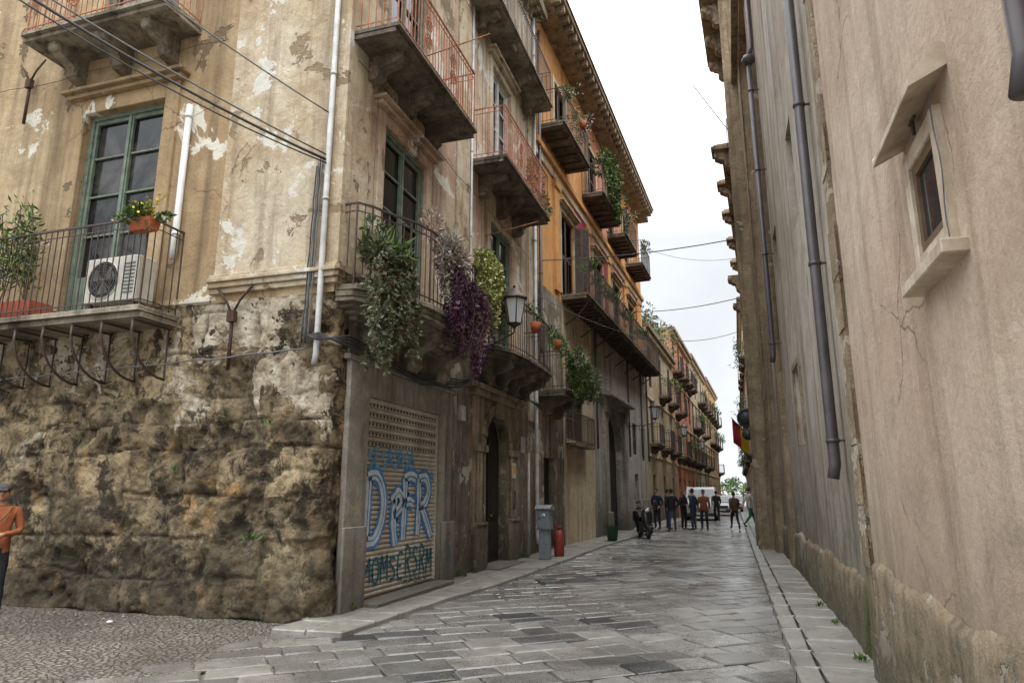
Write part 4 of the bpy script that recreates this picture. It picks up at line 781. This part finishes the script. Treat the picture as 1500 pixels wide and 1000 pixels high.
# ================================================================ people
def fig(name,loc,face,pose,jacket,trous,hair,h=1.72,bag=None,skin=lin(190,140,110),cap=None):
    E=empty(name); s=h/1.72; J=dict(pel=(0,0,.95),spi=(0,.005,1.12),che=(0,0,1.32),nek=(0,.0,1.47),hed=(0,.015,1.57),
      shl=(-.19,0,1.40),shr=(.19,0,1.40),ell=(-.25,-.02,1.13),elr=(.25,-.02,1.13),wrl=(-.26,.06,.89),wrr=(.26,.06,.89),
      hil=(-.09,0,.90),hir=(.09,0,.90),knl=(-.11,.02,.50),knr=(.11,.02,.50),anl=(-.12,-.02,.09),anr=(.12,-.02,.09),tol=(-.15,.16,.035),tor=(.15,.16,.035))
    J.update(pose); rad=dict(pel=.135,spi=.13,che=.15,nek=.058,hed=.05,shl=.075,shr=.075,ell=.054,elr=.054,wrl=.034,wrr=.034,hil=.10,hir=.10,knl=.068,knr=.068,anl=.046,anr=.046,tol=.036,tor=.036)
    ks=list(J); idx={k:i for i,k in enumerate(ks)}
    ed=[('pel','spi','j'),('spi','che','j'),('che','nek','j'),('nek','hed','s'),('che','shl','j'),('che','shr','j'),('shl','ell','j'),('shr','elr','j'),('ell','wrl','j'),('elr','wrr','j'),('pel','hil','t'),('pel','hir','t'),('hil','knl','t'),('hir','knr','t'),('knl','anl','t'),('knr','anr','t'),('anl','tol','f'),('anr','tor','f')]
    me=bpy.data.meshes.new('sk'); me.from_pydata([J[k] for k in ks],[(idx[a],idx[b]) for a,b,_ in ed],[]); o=bpy.data.objects.new('sk',me); col.objects.link(o)
    sk=o.modifiers.new('s','SKIN'); sk.use_smooth_shade=True; lay=me.skin_vertices[0].data
    for k in ks: lay[idx[k]].radius=(rad[k]*(1.25 if k in('che','pel','spi') else 1),rad[k]*(.85 if k in('che','pel','spi') else 1)); lay[idx[k]].use_root=(k=='pel')
    o.modifiers.new('ss','SUBSURF').levels=1; o.modifiers['ss'].render_levels=1
    dg=bpy.context.evaluated_depsgraph_get(); nm=bpy.data.meshes.new_from_object(o.evaluated_get(dg)); bpy.data.objects.remove(o)
    nm.materials.clear()
    mj=simple(name+'_jacket',jacket,.85,sc=18);mt_=simple(name+'_trousers',trous,.85,sc=18);ms=simple(name+'_skin',skin,.55,var=.12,bump=0);mf=simple(name+'_shoes',(.03,.025,.02,1),.5);mh=simple(name+'_hair',hair,.8)
    for m_ in (mj,mt_,ms,mf): nm.materials.append(m_)
    seg=[(Vector(J[a]),Vector(J[b]),{'j':0,'t':1,'s':2,'f':3}[c]) for a,b,c in ed]
    for p in nm.polygons:
        c=p.center; best=9;bi=0
        for a,b,k in seg:
            t=max(0,min(1,(c-a).dot(b-a)/(b-a).length_squared)); dd=(c-a.lerp(b,t)).length
            if dd<best: best=dd;bi=k
        if c.z<1.0 and c.z>.86 and bi==1 and abs(c.x)<.25: bi=0
        if c.z<.1: bi=3
        p.material_index=bi; p.use_smooth=True
    for v in nm.vertices:
        q=noise.noise(v.co*9)*.012+noise.noise(v.co*22)*.005; v.co+=v.normal*q
    b=bpy.data.objects.new('body',nm); col.objects.link(b); b.parent=E
    hd=Vector(J['hed'])+Vector((0,.012,.075)); mb=MB(); 
    mb.ball(hd,(.073,.093,.115),ms,16,12); mb.ball(hd+Vector((0,.035,-.06)),(.045,.05,.045),ms,12,8)
    mb.tube([hd+Vector((0,.088,.02)),hd+Vector((0,.108,-.02)),hd+Vector((0,.09,-.03))],[.008,.015,.01],ms,6)
    for q in (-1,1):
        mb.ball(hd+Vector((q*.03,.083,.012)),(.012,.008,.008),mh,8,6); mb.ball(hd+Vector((q*.074,-.005,-.005)),(.012,.022,.032),ms,8,6); mb.tube([hd+Vector((q*.015,.091,.03)),hd+Vector((q*.045,.082,.03))],.004,mh,4)
    mb.tube([hd+Vector((-.022,.088,-.055)),hd+Vector((.022,.088,-.055))],.005,simple(name+'_lips',lin(150,90,80),.5),5)
    n=14;m_=9;vs=[];fs=[]
    for i in range(m_+1):
        for k in range(n):
            ph=2*math.pi*k/n; front=max(0,math.sin(ph)); th=(math.pi*(.62-.27*front))*i/m_; vs.append(hd+Vector((math.sin(th)*math.cos(ph)*.082,math.sin(th)*math.sin(ph)*.100-.006,math.cos(th)*.125+.004)))
    for i in range(m_):
        for k in range(n): fs.append((i*n+k,(i+1)*n+k,(i+1)*n+(k+1)%n,i*n+(k+1)%n))
    mb.addm(vs,fs,mh,True)
    if cap:
        mc=simple(name+'_cap',cap,.8); mb.ball(hd+Vector((0,-.005,.06)),(.092,.108,.075),mc,14,8); mb.prism(WF,[(hd.y+.06,hd.z+.055),(hd.y+.17,hd.z+.035),(hd.y+.17,hd.z+.045),(hd.y+.06,hd.z+.075)],hd.x-.06,hd.x+.06,mc)
    mb.obj('head',E)
    mb=MB()
    for q,w,e in ((-1,'wrl','ell'),(1,'wrr','elr')):
        W=Vector(J[w]); d=(W-Vector(J[e])).normalized(); sd=d.cross(Vector((q,0,.2))).normalized(); nn=d.cross(sd).normalized()
        mb.tube([W-d*.02,W+d*.03,W+d*.085],[.028,.036,.034],ms,8)
        for f_,(off,L) in enumerate(((-.027,.065),(-.009,.075),(.009,.07),(.026,.055))):
            a=W+d*.08+sd*off; mb.tube([a,a+d*L*.5+nn*.006*q,a+d*L*.8+nn*.022*q,a+d*L*.95+nn*.036*q],[.009,.0085,.0075,.006],ms,6)
        a=W+d*.03+sd*.03; mb.tube([a,a+sd*.025+d*.025,a+sd*.03+d*.055],[.011,.010,.008],ms,6)
    mb.obj('hands',E)
    if bag: mb=MB(); mbg=simple(name+'_bag',bag,.6); c=Vector((.14,.15,1.02)); mb.box(WF,c.x-.13,c.x+.13,c.z-.12,c.z+.12,c.y-.05,c.y+.06,mbg); mb.box(WF,c.x-.11,c.x+.11,c.z-.02,c.z+.1,c.y+.06,c.y+.075,mbg); mb.tube([(c.x-.1,c.y+.02,c.z+.1),(-.02,.19,1.25),(-.12,.15,1.4),(-.15,.0,1.49)],.014,mbg,5); mb.obj('shoulder_bag',E,.02)
    E.location=loc; E.rotation_euler=(0,0,face); E.scale=(s,s,s); return E
WALK=dict(knl=(-.1,.2,.52),anl=(-.1,.3,.1),tol=(-.11,.48,.06),knr=(.1,-.02,.5),anr=(.1,-.34,.14),tor=(.1,-.2,.04),ell=(-.25,-.13,1.15),wrl=(-.24,-.2,.92),elr=(.25,.1,1.14),wrr=(.22,.28,.98))
HOLD=dict(ell=(-.27,.0,1.12),wrl=(-.1,.24,1.08),elr=(.27,.02,1.12),wrr=(.1,.24,1.1))
POCK=dict(ell=(-.3,-.06,1.14),wrl=(-.2,.08,.97),elr=(.3,-.06,1.14),wrr=(.2,.08,.97))
BK=lin(28,26,26)
fig('standing_man',(-9.76,7.2,-.006),math.radians(225),dict(HOLD),lin(160,92,54),lin(34,34,40),lin(70,60,54),1.68,bag=lin(126,84,48),cap=lin(70,68,70))
navy=(.02,.025,.05,1);jean=(.05,.07,.13,1);blk=(.015,.015,.017,1);brn=lin(140,84,50)
fig('standing_person',(-3.25,31.2,.07),2.6,POCK,navy,blk,BK,1.7); fig('standing_person',(-2.9,32.4,0),-1.2,{},lin(50,56,80),jean,BK,1.74); fig('standing_person',(-2.62,31.3,0),.4,POCK,blk,jean,BK,1.75)
fig('standing_person',(-2.2,32.4,0),-2.2,HOLD,blk,blk,lin(90,76,60),1.68); fig('standing_person',(-1.75,31.8,0),1.1,POCK,lin(52,60,84),lin(60,64,74),BK,1.76); fig('standing_person',(-1.3,32.0,0),2.9,{},brn,navy,BK,1.72)
fig('walking_person',(-.02,33.4,0),.3,WALK,lin(96,72,52),blk,BK,1.62); fig('walking_person',(.62,33.0,.12),-1.2,WALK,lin(206,204,196),lin(30,120,84),lin(60,44,34),1.7)
fig('walking_person',(-1.0,42,0),.1,WALK,blk,blk,BK,1.7)
# ================================================================ vehicles
M_tyre=simple('tyre_rubber',(.02,.02,.02,1),.8);M_rim=simple('wheel_alloy',(.4,.4,.4,1),.4,.8);M_red=simple('red_lens',(.4,.02,.02,1),.2);M_chrome=simple('chrome',(.6,.6,.6,1),.15,1,var=.1);M_hl=simple('headlight_lens',(.7,.72,.75,1),.1,bump=0)
def vehicle(name,loc,W,prof,paint,glz,wheels,rot=0):
    E=empty(name); mb=MB(); n=len(prof); hw=W/2
    def wx(z): return hw*(1-.10*max(0,(z-1.0)))
    vs=[]
    for sg in (-1,1): vs+=[(sg*wx(z),y,z) for y,z in prof]
    mb.addm(vs,[tuple(range(n)),tuple(range(n,2*n))]+[(i,(i+1)%n,n+(i+1)%n,n+i) for i in range(n)],paint); mb.obj('body',E,.05)
    mb=MB()
    (ya,za),(yb,zb)=glz['ws']; off=.012
    k=.88
    mb.face([(-wx(za)*k,ya-off*2,za),(wx(za)*k,ya-off*2,za),(wx(zb)*k,yb-off*2,zb),(-wx(zb)*k,yb-off*2,zb)],M_glass)
    for side in glz['side']:
        for sg in (-1,1): mb.face([(sg*(wx(z)+off),y,z) for y,z in side],M_glass)
    mb.obj('windows',E)
    mb=MB(); y0=min(p[0] for p in prof); y1=max(p[0] for p in prof)
    for sg in (-1,1):
        mb.ball((sg*hw*.74,y0+.05,.72),(.16,.08,.09),M_hl,10,6); mb.box(WF,sg*hw*.85-.08,sg*hw*.85+.08,.8,1.1,y1-.02,y1+.02,M_red)
        mb.ball((sg*(hw+.12),glz['ws'][0][0]+.15,glz['ws'][0][1]+.08),(.09,.05,.08),paint,8,6)
    mb.box(WF,-hw*.5,hw*.5,.55,.75,y0-.02,y0+.04,M_iron); mb.box(WF,-hw*.95,hw*.95,.28,.48,y0-.06,y0+.1,M_iron); mb.box(WF,-.26,.26,.38,.48,y0-.075,y0-.062,M_white); mb.obj('lights_mirrors_bumper',E,.01)
    mb=MB()
    for y,r_ in wheels:
        for sg in (-1,1):
            mb.tube([(sg*(hw-.2),y,r_),(sg*(hw+.01),y,r_)],r_,M_tyre,20); mb.tube([(sg*(hw+.005),y,r_),(sg*(hw+.02),y,r_)],r_*.6,M_rim,16)
    mb.obj('wheels',E); E.location=loc; E.rotation_euler=(0,0,rot)
vp=[(0,.3),(0,.85),(.15,1.1),(.9,1.3),(1.45,1.9),(1.7,2.0),(4.9,2.0),(5.05,1.9),(5.1,.3)]
vehicle('parked_van',(-1.95,43.5,-.03),1.9,vp,simple('white_van_paint',(.42,.42,.42,1),.3,var=.05,bump=0),dict(ws=((.95,1.36),(1.40,1.86)),side=[[(1.3,1.3),(1.65,1.85),(2.4,1.85),(2.4,1.3)],[(2.6,1.3),(2.6,1.85),(3.8,1.85),(3.8,1.3)]]),[(.85,.33),(4.1,.33)])
cp=[(0,.28),(.0,.65),(.1,.78),(1.1,.95),(1.75,1.4),(2.2,1.47),(3.2,1.44),(3.85,1.05),(4.0,.9),(4.05,.28)]
vehicle('parked_car',(-.9,54,-.03),1.7,cp,simple('silver_car_paint',(.4,.42,.44,1),.3,.2,var=.05,bump=0),dict(ws=((1.13,.98),(1.72,1.39)),side=[[(1.4,1.0),(1.85,1.36),(2.4,1.38),(2.4,1.0)],[(2.5,1.0),(2.5,1.38),(3.1,1.36),(3.5,1.05)]]),[(.75,.3),(3.3,.3)])
vehicle('parked_car',(-.2,64,-.03),1.75,cp,simple('white_car_paint',(.5,.5,.5,1),.3,var=.05,bump=0),dict(ws=((1.13,.98),(1.72,1.39)),side=[[(1.4,1.0),(1.85,1.36),(2.4,1.38),(2.4,1.0)]]),[(.75,.3),(3.3,.3)])
def scooter(loc,rot,paint):
    E=empty('parked_scooter'); mb=MB()
    for y in (0,1.3): 
        mb.tube([(0,y+.19*math.cos(k*.3142),.25+.19*math.sin(k*.3142)) for k in range(20)],.06,M_tyre,8,closed=True); mb.tube([(-.04,y,.25),(.04,y,.25)],.13,M_rim,14)
    mb.obj('wheels',E)
    mb=MB(); 
    mb.tube([(0,.0,.25),(0,.1,.55),(0,.22,.98)],[.035,.04,.035],M_iron,8)
    vs=[];pr=[(.02,.42,.13),(.05,.62,.19),(.12,.85,.2),(.18,1.0,.14)]
    for y,z,w in pr: vs+=[(-w,y+.08,z),(-w*.5,y-.04,z),(w*.5,y-.04,z),(w,y+.08,z)]
    mb.addm(vs,[(i*4+k,i*4+k+1,(i+1)*4+k+1,(i+1)*4+k) for i in range(3) for k in range(3)],paint,True)
    mb.prism(WF,[(-.18,.42),(0,.5),(.2,.46),(.2,.42),(0,.45),(-.18,.38)],-.08,.08,paint)
    mb.prism(WF,[(.2,.3),(.75,.3),(.85,.55),(1.0,.72),(1.55,.78),(1.65,.6),(1.2,.4),(.9,.24),(.25,.24)],-.16,.16,paint); mb.obj('bodywork',E,.03)
    mb=MB(); mb.prism(WF,[(.75,.74),(1.0,.84),(1.5,.87),(1.6,.8),(1.0,.73)],-.14,.14,M_tyre); mb.obj('seat',E,.03)
    mb=MB(); mb.tube([(-.36,.32,1.04),(-.2,.24,1.06),(0,.22,1.02),(.2,.24,1.06),(.36,.32,1.04)],.018,M_iron,6); mb.ball((0,.1,.98),(.08,.06,.06),M_hl)
    for s in (-1,1): mb.tube([(s*.22,.24,1.06),(s*.3,.2,1.25)],.008,M_iron,5); mb.ball((s*.32,.2,1.28),(.07,.02,.05),M_iron); mb.tube([(s*.36,.32,1.04),(s*.26,.27,1.05)],.024,M_tyre,8)
    mb.tube([(.14,.9,.3),(.16,1.5,.4)],.045,M_chrome,8); mb.tube([(.0,.7,.25),(-.18,.62,0)],.012,M_iron,5); mb.obj('handlebar_lights_exhaust',E)
    E.location=loc; E.rotation_euler=(0,0,rot)
scooter((-3.0,25.6,0),.35,simple('black_scooter_paint',(.02,.02,.022,1),.25,bump=0)); scooter((-3.2,27.8,0),.45,simple('grey_scooter_paint',(.08,.08,.09,1),.3,bump=0))
# distant trees
mb=MB()
for k in range(9):
    x=-8+k*2.4+R.uniform(-.5,.5); y=150+R.uniform(-5,5); h=R.uniform(1.4,2.4); mb.tube([(x,y,0),(x,y,h)],.15,M_bark,6)
    for q in range(4): mb.tube([(x,y,h*.7),(x+R.uniform(-1,1),y+R.uniform(-1,1),h+.5)],.06,M_bark,4)
    bush(mb,(x,y,h+.6),(1.8,1.6,1.1),420,.5,G2)
mb.obj('distant_trees')
# ================================================================ camera, light
cam=bpy.data.cameras.new('camera');c=bpy.data.objects.new('camera',cam);col.objects.link(c)
cam.lens=24;cam.sensor_width=36;cam.clip_end=3000;c.location=(0,0,1.6);c.rotation_euler=(math.pi/2+math.atan(.222),0,math.radians(17.6));bpy.context.scene.camera=c
w=bpy.data.worlds.new('World');bpy.context.scene.world=w;w.use_nodes=True;nt=w.node_tree;bg=nt.nodes['Background']
EL,AZ=math.radians(60),math.radians(128)
sky=nt.nodes.new('ShaderNodeTexSky');sky.sky_type='NISHITA';sky.sun_disc=False;sky.sun_elevation=EL;sky.sun_rotation=AZ;sky.dust_density=3
tc=nt.nodes.new('ShaderNodeTexCoord');nz=nt.nodes.new('ShaderNodeTexNoise');nz.inputs['Scale'].default_value=2.4;nz.inputs['Detail'].default_value=6;nz.inputs['Roughness'].default_value=.55;nt.links.new(tc.outputs['Generated'],nz.inputs['Vector'])
sx=nt.nodes.new('ShaderNodeSeparateXYZ');nt.links.new(tc.outputs['Generated'],sx.inputs[0])
def mr(src,a,b,c_,d):
    n=nt.nodes.new('ShaderNodeMapRange')
    for i,v in enumerate((a,b,c_,d)): n.inputs[i+1].default_value=v
    nt.links.new(src,n.inputs[0]); return n.outputs[0]
lum=mr(sx.outputs[2],.35,.92,7.2,38)         # overcast dome: zenith brighter than horizon
cl=mr(nz.outputs[0],.35,.65,.86,1.12)
mu=nt.nodes.new('ShaderNodeMath');mu.operation='MULTIPLY';nt.links.new(lum,mu.inputs[0]);nt.links.new(cl,mu.inputs[1])
cc=nt.nodes.new('ShaderNodeVectorMath');cc.operation='SCALE';cc.inputs[0].default_value=(.955,.99,1.03);nt.links.new(mu.outputs[0],cc.inputs['Scale'])
mx=nt.nodes.new('ShaderNodeMix');mx.data_type='RGBA';mx.inputs[0].default_value=.9;nt.links.new(sky.outputs[0],mx.inputs[6]);nt.links.new(cc.outputs[0],mx.inputs[7]);nt.links.new(mx.outputs[2],bg.inputs[0]);bg.inputs[1].default_value=.15
sn=bpy.data.lights.new('sun','SUN');sn.energy=1.4;sn.angle=math.radians(30);sn.color=(1,.97,.93);so=bpy.data.objects.new('sun',sn);col.objects.link(so)
dirv=Vector((math.sin(AZ)*math.cos(EL),math.cos(AZ)*math.cos(EL),math.sin(EL))); so.rotation_euler=dirv.to_track_quat('Z','Y').to_euler()
vs_=bpy.context.scene.view_settings; vs_.view_transform='Standard'; vs_.look='None'; vs_.exposure=0
